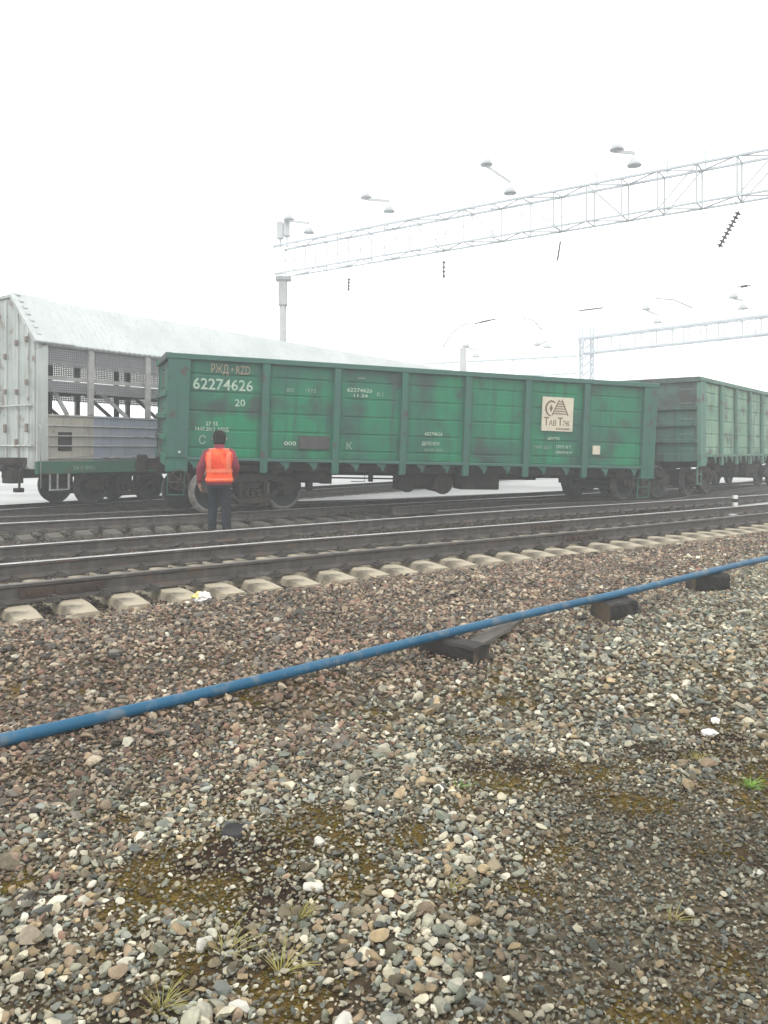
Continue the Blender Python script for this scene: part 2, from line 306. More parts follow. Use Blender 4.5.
# ------------------------------------------------------------------ ground sheet
def axis(lo, hi, a, b, st, grow=1.18):
    c = list(np.arange(a, b, st)); s = st; v = a
    while v > lo: s *= grow; v -= s; c.insert(0, v)
    s = st; v = c[-1]
    while v < hi: s *= grow; v += s; c.append(v)
    return np.array(c)
ax, ay = axis(-190, 190, -4.5, 6.5, .05), axis(-25, 260, 1.6, 9.5, .05)
GX, GY = np.meshgrid(ax, ay); gz = gh(GX, GY)
vs = np.stack([GX.ravel(), GY.ravel(), gz.ravel()], 1); nx, ny = len(ax), len(ay)
idx = np.arange(nx*ny).reshape(ny, nx)
fs = np.stack([idx[:-1, :-1].ravel(), idx[:-1, 1:].ravel(), idx[1:, 1:].ravel(), idx[1:, :-1].ravel()], 1)
def np_mesh(name, vs, fs, m, smooth=False, color=None, cname='stone_color'):
    me = bpy.data.meshes.new(name); k = fs.shape[1]
    me.vertices.add(len(vs)); me.vertices.foreach_set('co', vs.astype(np.float32).ravel())
    me.loops.add(fs.size); me.loops.foreach_set('vertex_index', fs.astype(np.int32).ravel())
    me.polygons.add(len(fs)); me.polygons.foreach_set('loop_start', np.arange(0, fs.size, k, dtype=np.int32))
    me.polygons.foreach_set('use_smooth', np.full(len(fs), smooth))
    if color is not None:
        a = me.attributes.new(cname, 'FLOAT_COLOR', 'POINT'); c = np.ones((len(vs), 4), np.float32); c[:, :3] = color; a.data.foreach_set('color', c.ravel())
    me.update(calc_edges=True); me.validate(); me.materials.append(m)
    o = bpy.data.objects.new(name, me); COL.objects.link(o); return o
gm = bpy.data.materials.new('stony_ground'); gm.use_nodes = True
t = gm.node_tree; n = t.nodes; L = t.links.new; b = n['Principled BSDF']; b.inputs['Roughness'].default_value = .92; b.inputs['Specular IOR Level'].default_value = .2
tc = n.new('ShaderNodeTexCoord'); at = n.new('ShaderNodeAttribute'); at.attribute_name = 'ground_color'
vo = n.new('ShaderNodeTexVoronoi'); vo.inputs['Scale'].default_value = 30; L(tc.outputs['Object'], vo.inputs['Vector'])
hs = n.new('ShaderNodeSeparateColor'); L(vo.outputs['Color'], hs.inputs[0])
mr = n.new('ShaderNodeMapRange'); mr.inputs[3].default_value = .55; mr.inputs[4].default_value = 1.5; L(hs.outputs[0], mr.inputs[0])
mu = n.new('ShaderNodeVectorMath'); mu.operation = 'SCALE'; L(at.outputs['Color'], mu.inputs[0]); L(mr.outputs[0], mu.inputs['Scale']); L(mu.outputs[0], b.inputs['Base Color'])
bp = n.new('ShaderNodeBump'); bp.inputs['Strength'].default_value = .8; bp.inputs['Distance'].default_value = .015; L(vo.outputs['Distance'], bp.inputs['Height']); bp.invert = True; L(bp.outputs[0], b.inputs['Normal'])
mm_ = moss(GX.ravel(), GY.ravel())
base = np.tile(np.array([.085, .068, .043]), (nx*ny, 1))
dd = seg_dist(GX.ravel(), GY.ravel(), Dxy)
base = np.where((dd < .5)[:, None], np.array([.055, .05, .047]), base)
och = np.clip((vn(GX.ravel()+9, GY.ravel(), 3.2, 4)-.5)*4+.45, 0, 1)
patch = np.exp(-(((GX.ravel()+.38)/.55)**2+((GY.ravel()-3.15)/.42)**2)); och = och*(1-.75*patch); mm_ = np.clip(mm_+.5*patch, 0, 1)
mcol = np.array([.024, .014, .008])*(1-och)[:, None]+np.array([.13, .082, .014])*och[:, None]
base = base*(1-mm_)[:, None]+mcol*mm_[:, None]
ground = np_mesh('ground', vs, fs, gm, True, base, 'ground_color'); tag(ground, kind='structure')

# pale open yard far behind the tracks
M['yard'] = mat('pale_yard', (0.42, 0.43, 0.43), (0.33, 0.34, 0.35), 0.9, 0.25, contrast=(.4, .6))
edge = [(-40, 20), (-16, 22.6), (-11.6, 23.6), (-3.3, 25.4), (0, 26.9), (5, 30.6), (9.6, 33), (18, 38.5), (40, 56), (120, 110), (120, 230), (-120, 230), (-120, 20)]
mb = MB(); nE = len(edge); mb.add([(x, y, -.06) for x, y in edge], [tuple(range(nE))])
tag(mb.build('yard', M['yard']), kind='structure')

# ------------------------------------------------------------------ loose stones
def ico(sub):
    bm = bmesh.new(); bmesh.ops.create_icosphere(bm, subdivisions=sub, radius=.5)
    v = np.array([q.co[:] for q in bm.verts]); f = np.array([[q.index for q in p.verts] for p in bm.faces]); bm.free(); return v, f
def variants(sub, K, angular):
    v, f = ico(sub); out = []
    for k in range(K):
        q = v.copy(); r = np.random.default_rng(100+k+sub*50)
        for _ in range(4+angular*5):          # shear off facets so stones are chipped and not balls
            nrm = r.normal(size=3); nrm /= np.linalg.norm(nrm); lim = r.uniform(.20, .38)
            d = q@nrm; q -= np.outer(np.maximum(d-lim, 0), nrm)*.95
        q += r.normal(size=q.shape)*(.014 if sub > 1 else .05)
        q *= np.array([1, r.uniform(.55, .95), r.uniform(.34, .62)]); out.append(q)
    return out, f
BAL = np.array([(.19, .135, .11), (.26, .195, .155), (.13, .11, .10), (.085, .08, .08), (.31, .25, .20), (.15, .14, .135), (.20, .125, .105), (.36, .31, .26)])
GRV = np.array([(.25, .25, .215), (.16, .175, .155), (.33, .31, .26), (.11, .12, .12), (.20, .155, .12), (.28, .22, .15), (.22, .235, .23), (.38, .36, .31), (.15, .13, .10), (.12, .105, .08)])
def stones(name, x, y, size, sub, K, angular, smooth, m, dz=0.0, dark=1.0, white=.05, sink=.18, label='', cat='gravel'):
    vsr, f = variants(sub, K, angular); N = len(x); nv = len(vsr[0]); V = np.array(vsr)[rng.integers(0, K, N)]
    a = rng.uniform(0, 2*np.pi, N); tx = rng.normal(0, .35, N); ty = rng.normal(0, .35, N)
    ca, sa = np.cos(a), np.sin(a); cx, sx = np.cos(tx), np.sin(tx); cy, sy = np.cos(ty), np.sin(ty)
    X, Y, Z = V[:, :, 0], V[:, :, 1], V[:, :, 2]
    Y, Z = Y*cx[:, None]-Z*sx[:, None], Y*sx[:, None]+Z*cx[:, None]
    X, Z = X*cy[:, None]+Z*sy[:, None], -X*sy[:, None]+Z*cy[:, None]
    X, Y = X*ca[:, None]-Y*sa[:, None], X*sa[:, None]+Y*ca[:, None]
    s = size[:, None]; z0 = gh(x, y)+size*sink+dz+rng.uniform(0, .012, N)
    P = np.stack([X*s+x[:, None], Y*s+y[:, None], Z*s+z0[:, None]], 2).reshape(-1, 3)
    F = (f[None]+(np.arange(N)*nv)[:, None, None]).reshape(-1, 3)
    pd = seg_dist(x, y, Pxy); fine_ = sst(-.15, .25, x-.25-.35*(y-2.3))*(1-sst(3.3, 4.4, y))
    pg = sst(-.5, 1.3, pd+.5*lf(x, y, 1.3)+.25*(x-1))
    isg = rng.uniform(size=N) < pg
    c = np.where(isg[:, None], 1.12*GRV[rng.integers(0, 10, N)], BAL[rng.integers(0, 8, N)])
    wh = rng.uniform(size=N) < white*(.25+.75*pg)*np.where(y < 3.0, 1.5, 1)*(1-.6*fine_); c[wh] = np.array([.54, .525, .48])*rng.uniform(.8, 1.1, (wh.sum(), 1))
    td = seg_dist(x, y, Dxy); dirty = np.where(td < .35, .52, 1.0)
    fine = sst(-.15, .25, x-.25-.35*(y-2.3))*(1-sst(3.3, 4.4, y)); dirty = dirty*(1-.22*fine)
    pat = vn(x, y, 1.6, 4); dirty = dirty*(.62+.8*pat); mo_ = moss(x, y)*(y < 7); stain = (mo_*rng.uniform(0, 1, N))[:, None]; c = c*(1-.55*stain)+np.array([.09, .06, .02])*.55*stain
    c = c*np.array([1.1, 1.1, 1.0])*dirty[:, None]*rng.uniform(.50, 1.18, (N, 1))*dark
    o = np_mesh(name, P, F, m, smooth, np.repeat(c, nv, 0)); tag(o, label, cat, kind='stuff'); return o
def scatter(y0, y1, cell, keepmoss=.25, x_extra=.9, lim=None):
    xs = np.arange(-.49*y1-x_extra, .49*y1+x_extra, cell); ys = np.arange(y0, y1, cell)
    X, Y = np.meshgrid(xs, ys); X = X.ravel()+rng.uniform(-.5, .5, X.size)*cell; Y = Y.ravel()+rng.uniform(-.5, .5, Y.size)*cell
    k = (np.abs(X) < .49*Y+x_extra)
    k &= rng.uniform(size=X.size) > (1-keepmoss)*sst(.35, 1.0, moss(X, Y))
    if lim is not None: k &= lim(X, Y)
    return X[k], Y[k]
x, y = scatter(1.75, 4.7, .029, .30)
fine = sst(-.15, .25, x-.25-.35*(y-2.3))*(1-sst(3.3, 4.4, y)); k = rng.uniform(size=len(x)) > .12*fine; x, y, fine = x[k], y[k], fine[k]
near = 1-sst(2.0, 3.4, y)
mo = moss(x, y); size = rng.lognormal(math.log(.0335), .38, len(x))*(1+.12*near)*(1-.48*fine*rng.uniform(.6, 1.1, len(x)))*(1-.42*mo)
stones('foreground_gravel', x, y, size, 2, 24, 1, False, M['stone'], white=.075, label='mixed grey, white and brown pebbles covering the near ground')
x, y = scatter(1.75, 4.9, .0175, .55)
stones('fine_gravel', x, y, rng.lognormal(math.log(.017), .35, len(x)), 1, 12, 0, False, M['stone'], dz=-.004, dark=.8, white=.06, sink=.25, label='fine dark grit filling the gaps between the near pebbles', cat='grit')
def not_sleeper(X, Y): return np.ones(X.shape, bool)
x, y = scatter(4.6, 12.5, .040, .5, lim=lambda X, Y: seg_dist(X, Y, Dxy) > .5)
far = sst(5, 8, y); size = rng.lognormal(math.log(.047), .34, len(x))*(1+.12*far)
stones('trackside_ballast', x, y, size, 1, 20, 1, False, M['stone'], white=.05, label='reddish brown and grey crushed stone beside the nearest track', cat='ballast')
x, y = scatter(12.5, 19, .055, 1, lim=lambda X, Y: seg_dist(X, Y, Dxy) > .5)
if len(x): stones('far_ballast', x, y, rng.lognormal(math.log(.06), .28, len(x)), 1, 12, 1, False, M['stone'], label='greyish crushed stone beside the nearest track at right', cat='ballast')
x, y = scatter(5.5, 23.5, .062, 1, lim=lambda X, Y: seg_dist(X, Y, Dxy) <= .5)
stones('track_ballast', x, y, rng.lognormal(math.log(.066), .25, len(x)), 1, 12, 1, False, M['stone'], dark=.65, label='dark oily crushed stone between the rails', cat='ballast')

# ------------------------------------------------------------------ sleepers and rails
def sleeper_mesh():
    mb = MB(); h = 1.46; wt, wb = .14, .17
    secs = [(-h, -.045, .128), (-h+.34, -.014, .132), (-.95, -.012, .132), (-.55, -.012, .132), (-.2, -.05, .125), (.2, -.05, .125), (.55, -.012, .132), (.95, -.012, .132), (h-.34, -.014, .132), (h, -.045, .128)]
    vs = []
    for xx, zt, hw in secs: vs += [(xx, -wb, -.2), (xx, wb, -.2), (xx, hw, zt-.012), (xx, hw-.014, zt), (xx, -hw+.014, zt), (xx, -hw, zt-.012)]
    fs = [(i*6+k, i*6+(k+1) % 6, (i+1)*6+(k+1) % 6, (i+1)*6+k) for i in range(len(secs)-1) for k in range(6)]+[tuple(range(6)), tuple((len(secs)-1)*6+k for k in range(6))[::-1]]
    mb.add(vs, fs); return mb
def resample(line, step, start=0.0):
    out = []; acc = -start
    for a, b in zip(line[:-1], line[1:]):
        l = (b-a).length; d = (b-a)/l
        while acc <= l:
            if acc >= 0: out.append((a+d*acc, d))
            acc += step
        acc -= l
    return out
def visible(p, m=1.0): return p.y > 1.5 and abs(p.x) < .486*p.y+m
proto = None
PROTO = {}
def sleepers(l1, l2, label, group, cond=lambda p: True, start=0.0, m='concrete_old'):
    proto = PROTO.get(m)
    mid = [(a+b)/2 for a, b in zip(l1, l2)]
    for p, d in resample(mid, .545, start):
        if not (visible(p, 1.6) and cond(p)): continue
        if proto is None: proto = PROTO[m] = o = sleeper_mesh().build('sleeper', M[m])
        else: o = proto.copy(); COL.objects.link(o)
        o.location = (p.x, p.y, random.uniform(-.014, .002)); o.rotation_euler = (0, random.uniform(-.006, .006), math.atan2(d.y, d.x)+R(90)+random.uniform(-.025, .025))
        tag(o, label, 'sleeper', group)
DL, CL_ = [p for p, d in resample(D_L, .5)], None
def pair_far(line, dist): return offset(line, dist)
C_par = pair_far(D_L, 1.58)
sleepers(D_L, C_par, 'pale concrete sleeper end jutting from under the nearest rail into the ballast', 'sleepers of the nearest track', lambda p: p.y < 33, m='concrete')
sleepers(A_L, A2_L, 'low concrete sleeper of the track in front of the green wagon', 'sleepers of the wagon track', lambda p: p.y < 36)
sleepers(S_L, S2_L, 'concrete sleeper of the track under the faded wagon on the right', 'sleepers of the right hand track', lambda p: 24 < p.y < 40)
sleepers(W_L, W2_L, 'concrete sleeper under the white covered wagon', 'sleepers of the rear track', lambda p: p.y < 36 and p.x < 1)

PROF = [(a_, h_*1.12) for a_, h_ in [(-.075, 0), (.075, 0), (.075, .012), (.03, .028), (.009, .045), (.009, .132), (.034, .146), (.036, .172), (.028, .18), (-.028, .18), (-.036, .172), (-.034, .146), (-.009, .132), (-.009, .045), (-.03, .028), (-.075, .012)]]
TOPF = {7, 8, 9}
def rail(line, label, name='rail', top='rail_top', z=.0, clips=True, joints=(), xmin=-99, xmax=99, dull=None):
    line = [p for p in line if xmin <= p.x <= xmax]
    n = len(PROF); vs = []; fs = []; mi = []
    for i, p in enumerate(line):
        t = (line[min(i+1, len(line)-1)]-line[max(i-1, 0)]).normalized(); nn = Vector((-t.y, t.x, 0))
        vs += [p+nn*a+Vector((0, 0, z+h)) for a, h in PROF]
    for i in range(len(line)-1):
        for k in range(n): fs.append((i*n+k, i*n+(k+1) % n, (i+1)*n+(k+1) % n, (i+1)*n+k)); mi.append(1 if k in TOPF else 0)
    fs += [tuple(range(n)), tuple((len(line)-1)*n+k for k in range(n))]; mi += [0, 0]
    me = bpy.data.meshes.new(name); me.from_pydata([tuple(v) for v in vs], [], fs); me.materials.append(M['rail_side']); me.materials.append(M[top])
    me.polygons.foreach_set('material_index', mi); me.update()
    bm = bmesh.new(); bm.from_mesh(me); bmesh.ops.recalc_face_normals(bm, faces=bm.faces); bm.to_mesh(me); bm.free()
    root = bpy.data.objects.new(name, me); COL.objects.link(root); tag(root, label, 'rail')
    if clips:
        cm = None; cnt = 0
        for p, d in resample(line, .545, .2):
            if not visible(p, .6) or p.y > 30 or cnt > 95: continue
            if cm is None:
                mb = MB()
                for s in (-1, 1):
                    mb.box(-.06, .06, min(s*.062, s*.125), max(s*.062, s*.125), -.012, .034); mb.tube([(0, s*.098, .02), (0, s*.098, .068)], .010, 6); mb.box(-.022, .022, s*.098-.022, s*.098+.022, .034, .058)
                    mb.tube([(-.045, s*.11, .03), (-.03, s*.07, .05), (.03, s*.07, .05), (.045, s*.11, .03)], .010, 5)
                mb.box(-.08, .08, -.14, .14, -.02, -.003)
                o = mb.build('fastening', M['clip'], root); cm = o
            else: o = cm.copy(); COL.objects.link(o); o.parent = root
            o.location = (p.x, p.y, z); o.rotation_euler = (0, 0, math.atan2(d.y, d.x)); cnt += 1
    for jx in joints:
        k = min(range(len(line)), key=lambda i: abs(line[i].x-jx)); p = line[k]; d = (line[min(k+1, len(line)-1)]-line[k-1]).normalized()
        mb = MB()
        for s in (-1, 1):
            mb.box(-.45, .45, s*.024-.013, s*.024+.013, .04, .14)
            for q in (-.36, -.22, -.08, .08, .22, .36): mb.lathe([(0, s*.068), (.02, s*.068), (.02, s*.03), (0, s*.03)], 'y', (q, 0, .088), 6, smooth=False)
        mb.build('joint_bar', M['gear_brown'], root, (p.x, p.y, z), (0, 0, math.atan2(d.y, d.x)), .003)
    return root
fullD = [p for p in D_L if p.y < 60]
rail(D_L, 'nearest rail, dull headed, running across the sleeper ends', joints=(-3.55, 3.2), top='rail_dull')
rail(C_L, 'shiny headed second rail, just behind the nearest rail', joints=(3.4,), xmax=13)
rail(B_L, 'third rail from the camera, in front of the worker in the orange vest')
rail(A_L, 'rail just behind the worker and in front of the green wagon wheels')
rail(A2_L, 'back rail under the left end of the green wagon', clips=False, top='rail_dull')
rail(W_L, 'near rail under the white covered wagon', clips=False)
rail(W2_L, 'far rail under the white covered wagon', clips=False)
rail(S_L, 'near rail under the faded wagon at right', clips=False, top='rail_dull')
rail(S2_L, 'far rail under the faded wagon at right', clips=False, top='rail_dull')

# ------------------------------------------------------------------ bogies
def side_frame(s):
    mb = MB(); y0, y1 = s*1.02-.07, s*1.02+.07
    top = [(-1.24, .60), (-1.10, .72), (-.72, .76), (-.42, .86), (.42, .86), (.72, .76), (1.10, .72), (1.24, .60)]
    mb.prism(top+[(1.24, .46), (1.08, .44), (1.02, .58), (.76, .60), (.40, .70), (-.40, .70), (-.76, .60), (-1.02, .58), (-1.08, .44), (-1.24, .46)], y0, y1)
    mb.prism([(-.36, .70), (-.36, .24), (-.26, .20), (-.26, .70)], y0, y1); mb.prism([(.36, .70), (.36, .24), (.26, .20), (.26, .70)], y0, y1)
    mb.prism([(-.42, .31), (-.36, .19), (.36, .19), (.42, .31)], y0-.01, y1+.01)
    mb.prism([(-.95, .60), (-.80, .60), (-.34, .30), (-.34, .19)], y0, y1); mb.prism([(.95, .60), (.80, .60), (.34, .30), (.34, .19)], y0, y1)
    return mb
def wheelset(x):
    mb = MB(); r = .475
    for s in (-1, 1):
        c = (x, s*.80, r)
        prof = [(0, s*.10), (.10, s*.10), (.12, s*.02), (.36, s*-.0), (.40, s*.065), (r, s*.065), (r+.002, s*-.045), (r+.03, s*-.05), (r+.028, s*-.07), (.40, s*-.07), (.36, s*-.03), (.12, s*-.05), (.08, s*-.10), (0, s*-.10)]
        mb.lathe(prof, 'y', c, 32, mis=[0, 0, 0, 0, 1, 1, 1, 0, 0, 0, 0, 0, 0])
    mb.tube([(x, -1.0, r), (x, 1.0, r)], .075, 12)
    return mb
def make_bogie(parent, col='gear', tread='tread'):
    e = side_frame(-1)
    fr = MB(); fr.v, fr.f, fr.mi, fr.sm = e.v, e.f, e.mi, e.sm
    g = side_frame(1); fr.add(g.v, g.f)
    fr.box(-.22, .22, -.98, .98, .52, .80); fr.tube([(0, 0, .78), (0, 0, .92)], .2, 16)
    fr.box(-.60, -.52, -.85, .85, .30, .42); fr.box(.52, .60, -.85, .85, .30, .42)
    b = fr.build('bogie', M[col], parent, bevel=.008)
    for xx in (-.925, .925): wheelset(xx).build('wheelset', [M['wheel_face'], M[tread]], b)
    for s in (-1, 1):
        mb = MB()
        for dx in (-.16, 0, .16):
            mb.mark(); pts = [(dx+.062*math.cos(a), s*1.02+.062*math.sin(a), .32+.19*a/(2*math.pi*5)) for a in np.linspace(0, 2*math.pi*5, 50)]; mb.tube(pts, .014, 5)
        mb.build_split('spring', M['spring'], b)
    for xx in (-.925, .925):
        mb = MB()
        for s in (-1, 1): mb.mark(); mb.box(xx-.15, xx+.15, s*1.02-.10, s*1.02+.10, .36, .60); mb.lathe([(0, s*1.14), (.11, s*1.14), (.12, s*1.11), (.12, s*1.0)], 'y', (xx, 0, .475), 14)
        mb.build_split('axle_box', M['gear'], b, bevel=.01)
    return b
def place(child, root, wx, wy, wz, yaw):
    bpy.context.view_layer.update()
    child.matrix_local = root.matrix_world.inverted() @ (Matrix.Translation((wx, wy, wz)) @ Matrix.Rotation(yaw, 4, 'Z'))

# ------------------------------------------------------------------ gondola wagon
POSTS = [2.14, 3.81, 5.48, 7.15, 8.82, 10.55]
Wd, Ln = 3.13, 12.75
def gondola(loc, rot, label, body, post, rim, end, zones=True, cat='freight wagon'):
    root = empty('gondola_wagon', loc, rot); tag(root, label, cat)
    xs = [0.46]+POSTS+[Ln-.42]
    for side, y, s in (('near', 0.0, -1), ('far', Wd, 1)):
        mb = MB()
        yy = lambda a, c: (y-s*c, y-s*a) if s < 0 else (y-c, y-a)
        # a = outwards, c = inwards measured from the side face
        def bx(x0, x1, o, i, z0, z1, mi=0):
            ya, yb = sorted((y+s*o, y-s*i)); mb.box(x0, x1, ya, yb, z0, z1, mi)
        bx(.02, Ln-.02, -.07, .10, 1.22, 3.40)               # plate, recessed behind the posts
        bays = list(zip([.05]+[p+.09 for p in POSTS], [p-.09 for p in POSTS]+[Ln-.05]))
        for bi, (x0, x1) in enumerate(bays):
            for z0, z1 in ((1.265, 1.44), (1.475, 1.84), (1.875, 2.25), (2.285, 2.67), (2.705, 3.06), (3.095, 3.37)):
                # pressed panels, each one slightly crowned
                g = .03; a, c = x0+g, x1-g; n_ = 7
                vs_ = []
                for k in range(n_+1):
                    u = k/n_; xx = a+(c-a)*u; cr = .004*math.sin(math.pi*min(1, max(0, u)))+.016
                    for zz, q in ((z0, 0), (z0+.015, 1), ((z0+z1)/2, 1.1), (z1-.015, 1), (z1, 0)):
                        vs_.append((xx, y+s*(-.07+cr*q*(1 if 0 < k < n_ else .3)), zz))
                fs_ = [(k*5+j, (k+1)*5+j, (k+1)*5+j+1, k*5+j+1) for k in range(n_) for j in range(4)]
                mb.add(vs_, fs_, 0, False)
        p = mb.build('side_wall', M[body], root)
        mb = MB()
        def bx(x0, x1, o, i, z0, z1, mi=0):
            ya, yb = sorted((y+s*o, y-s*i)); mb.box(x0, x1, ya, yb, z0, z1, mi)
        bx(-.03, Ln+.03, .045, .09, 3.38, 3.50)
        bx(0, Ln, .03, .08, 1.19, 1.262)
        mb.build('top_rim' , M[rim], root, bevel=.012)
        for q in POSTS:
            mb = MB(); ya, yb = sorted((y+s*.035, y-s*.06))
            mb.prism([(q-.085, .93), (q+.085, .93), (q+.085, 3.38), (q-.085, 3.38)], ya, yb)
            mb.build('side_post', M[post], root, bevel=.015)
        for q0, q1 in ((0, .47), (Ln-.42, Ln)):
            mb = MB(); ya, yb = sorted((y+s*.03, y-s*.09)); mb.box(q0, q1, ya, yb, .93, 3.38)
            if abs(q0) < 1e-6 or True: mb.box(q0+.2, q0+.225, ya-.006 if s < 0 else ya, yb if s < 0 else yb+.006, 1.0, 3.36)
            mb.build('corner_post', M[post], root, bevel=.012)
        mb = MB()
        for b0, b1 in bays:
            for fq in (.28, .72):
                mb.mark(); q = b0+(b1-b0)*fq; ya, yb = sorted((y+s*.0, y-s*.02)); mb.prism([(q-.16, 1.19), (q+.10, 1.19), (q+.05, 1.05), (q-.01, .99), (q-.03, 1.08)], ya, yb)
        mb.build_split('hatch_hook', M[post], root)
    for q, s in ((0.0, -1), (Ln, 1)):
        mb = MB()
        def ex(a, c, y0, y1, z0, z1): xa, xb = sorted((q+s*a, q-s*c)); mb.box(xa, xb, y0, y1, z0, z1)
        ex(-.03, .10, .05, Wd-.05, 1.2, 3.44)
        for z in (1.66, 2.14, 2.62): ex(.05, .03, .08, Wd-.08, z-.055, z+.055)
        ex(.06, .09, 0, Wd, 3.36, 3.51); ex(.03, .08, 0.02, Wd-.02, 1.06, 1.3)
        mb.build('end_wall', M[end], root, bevel=.012)
    mb = MB(); mb.box(.1, Ln-.1, .12, Wd-.12, 1.16, 1.22); mb.build('floor', M['gear'], root)
    mb = MB(); cy = Wd/2
    mb.box(-.1, Ln+.1, cy-.22, cy+.22, .82, 1.17)
    for q in POSTS+[.9, Ln-.9]: mb.box(q-.07, q+.07, .10, Wd-.10, .90, 1.165)
    for z, xa, xb in ((1.02, .2, Ln-.2), ): mb.box(xa, xb, .3, .36, z-.06, z+.06); mb.box(xa, xb, Wd-.36, Wd-.3, z-.06, z+.06)
    mb.build('underframe', M['gear'], root)
    hd = MB()
    for (a, c) in zip([2.3]+[p+.15 for p in POSTS[1:-1]], [p-.15 for p in POSTS[1:]]):
        for s in (-1, 1):
            y_e = cy+s*1.35; y_h = cy+s*.3
            hd.mark(); hd.add([(a, y_h, 1.10), (c, y_h, 1.10), (c, y_e, 1.14), (a, y_e, 1.14), (a, y_h, 1.06), (c, y_h, 1.06), (c, y_e, .98), (a, y_e, .98)], [(0, 1, 2, 3), (7, 6, 5, 4), (0, 4, 5, 1), (2, 6, 7, 3), (0, 3, 7, 4), (1, 5, 6, 2)])
    hd.build_split('floor_hatch', M['gear'], root)
    mb = MB()                                            # brake gear
    mb.tube([(3.0, cy-.9, .86), (3.62, cy-.9, .86)], .19, 14); mb.box(3.62, 3.9, cy-1.02, cy-.78, .66, 1.0); mb.box(3.30, 3.44, cy-1.0, cy-.8, .5, .8)
    mb.tube([(3.9, cy-.9, .80), (5.8, cy-1.0, .80)], .022, 6); mb.box(4.85, 4.95, cy-1.0, cy-.9, .72, 1.05); mb.tube([(2.2, cy-.6, .92), (10.8, cy-.6, .92)], .03, 6)
    mb.tube([(4.4, cy-.95, .72), (4.75, cy-.95, .72), (4.75, cy-.95, .95)], .012, 5)
    mb.build('brake_gear', M['gear'], root, bevel=.006)
    mb = MB()
    mb.tube([(5.95, cy-.75, .78), (7.1, cy-.75, .78)], .24, 16); mb.box(5.62, 6.0, cy-.95, cy-.55, .52, 1.05); mb.box(6.55, 6.95, cy-1.1, cy-.5, .50, .9); mb.box(7.3, 8.4, cy-1.0, cy-.5, .55, 1.0)
    mb.lathe([(0, -.05), (.22, -.05), (.24, 0), (.22, .05), (0, .05)], 'y', (5.85, cy-.98, .70), 18); mb.lathe([(0, -.05), (.25, -.05), (.27, 0), (.25, .05), (0, .05)], 'y', (6.75, cy-1.12, .70), 18)
    mb.box(8.5, 9.6, cy-.8, cy-.5, .80, 1.05); mb.build('air_reservoir', M['gear'], root, bevel=.02)
    # couplers
    for q, s in ((0, -1), (Ln, 1)):
        mb = MB(); mb.box(min(q, q+s*.35), max(q, q+s*.35), cy-.13, cy+.13, .88, 1.14)
        mb.prism([(q+s*.30, .80), (q+s*.52, .80), (q+s*.58, .95), (q+s*.52, 1.22), (q+s*.30, 1.22)], cy-.21, cy+.05); mb.prism([(q+s*.3, .86), (q+s*.46, .9), (q+s*.46, 1.14), (q+s*.3, 1.18)], cy+.05, cy+.22)
        mb.build('coupler', M['gear'], root, bevel=.015)
        for yy_, in ((.10,), (Wd-.10,)):
            mb = MB(); xa = q-s*.06; xb = q-s*.42
            for xx in (xa, xb): mb.bar((xx, yy_, .95), (xx, yy_, .40), .035, .02)
            for z in (.42, .70): mb.bar((xa, yy_, z), (xb, yy_, z), .06, .02)
            mb.build('step', M['gear' if yy_ > 1 else post], root)
        mb = MB()
        for z in (1.45, 1.85, 2.3, 2.75, 3.15): mb.mark(); mb.tube([(q+s*.05, .22, z), (q+s*.09, .22, z), (q+s*.09, .55, z), (q+s*.05, .55, z)], .012, 5)
        mb.build_split('rung', M[post], root)
    return root
fr = (-4.7685722, 17.10979795, .20397986); rt = (0.04194858, 0.02465738, 0.34145154)
g1 = gondola(fr, rt, 'long green open wagon leaning beside the worker, numbered 62274626', 'wagon', 'wagon_post', 'wagon_rim', 'end_green')
b1 = make_bogie(g1, tread='tread_pale'); place(b1, g1, -3.62, 18.80, .20, R(37.5))
b2 = make_bogie(g1); place(b2, g1, 6.75, 23.15, .19, R(42))
# brake wheel under the left corner
mb = MB(); c = (.30, -.06, .75)
mb.tube([(c[0]+.215*math.cos(a), c[1], c[2]+.215*math.sin(a)) for a in np.linspace(0, 2*math.pi, 24, endpoint=False)], .016, 6, closed=True)
for k in range(6):
    a = k*math.pi/3+.3; mb.bar(c, (c[0]+.21*math.cos(a), c[1], c[2]+.21*math.sin(a)), .02)
mb.tube([(c[0], c[1]-.02, c[2]), (c[0], .5, c[2])], .022, 8); mb.tube([(c[0], c[1]-.04, c[2]), (c[0], c[1]+.03, c[2])], .045, 10)
mb.build('brake_wheel', M['gear_brown'], g1)
TY = -.07+0.0
def t1(s, size, m, x, z, width=None, y=None): return text(s, size, M[m], g1, (x, .035 if y is None else y, z), width=width)
t1('62274626', .34, 'letter', .54, 2.755, 1.31)
t1('РЖД • RZD', .26, 'letter_red', .92, 3.125, .86)
t1('20', .22, 'letter', 1.46, 2.41, .23)
t1('27 55', .12, 'letter', .84, 1.96, .26); t1('14.05.2013  МВД', .11, 'letter', .62, 1.845, .72); t1('С   Т', .26, 'letter_dim', .70, 1.55, .5)
t1('ВЕС', .10, 'letter_dim', 2.62, 2.79, .18); t1('ГРУЗ', .12, 'letter_dim', 3.06, 2.79, .24); t1('000', .13, 'letter', 2.60, 1.57, .28)
t1('62274626', .13, 'letter', 4.05, 2.86, .62); t1('11.24', .10, 'letter', 4.22, 2.745, .34); t1('8.1', .13, 'letter_dim', 4.78, 2.79, .16); t1('—', .2, 'letter_red', 4.3, 3.14, .18); t1('К', .22, 'letter_dim', 4.08, 1.52, .14)
t1('62274626', .12, 'letter', 6.05, 1.90, .46); t1('ДЕПО РЕМ', .12, 'letter', 5.98, 1.66, .46); t1('22.09.2022', .09, 'letter_dim', 6.05, 1.52, .5)
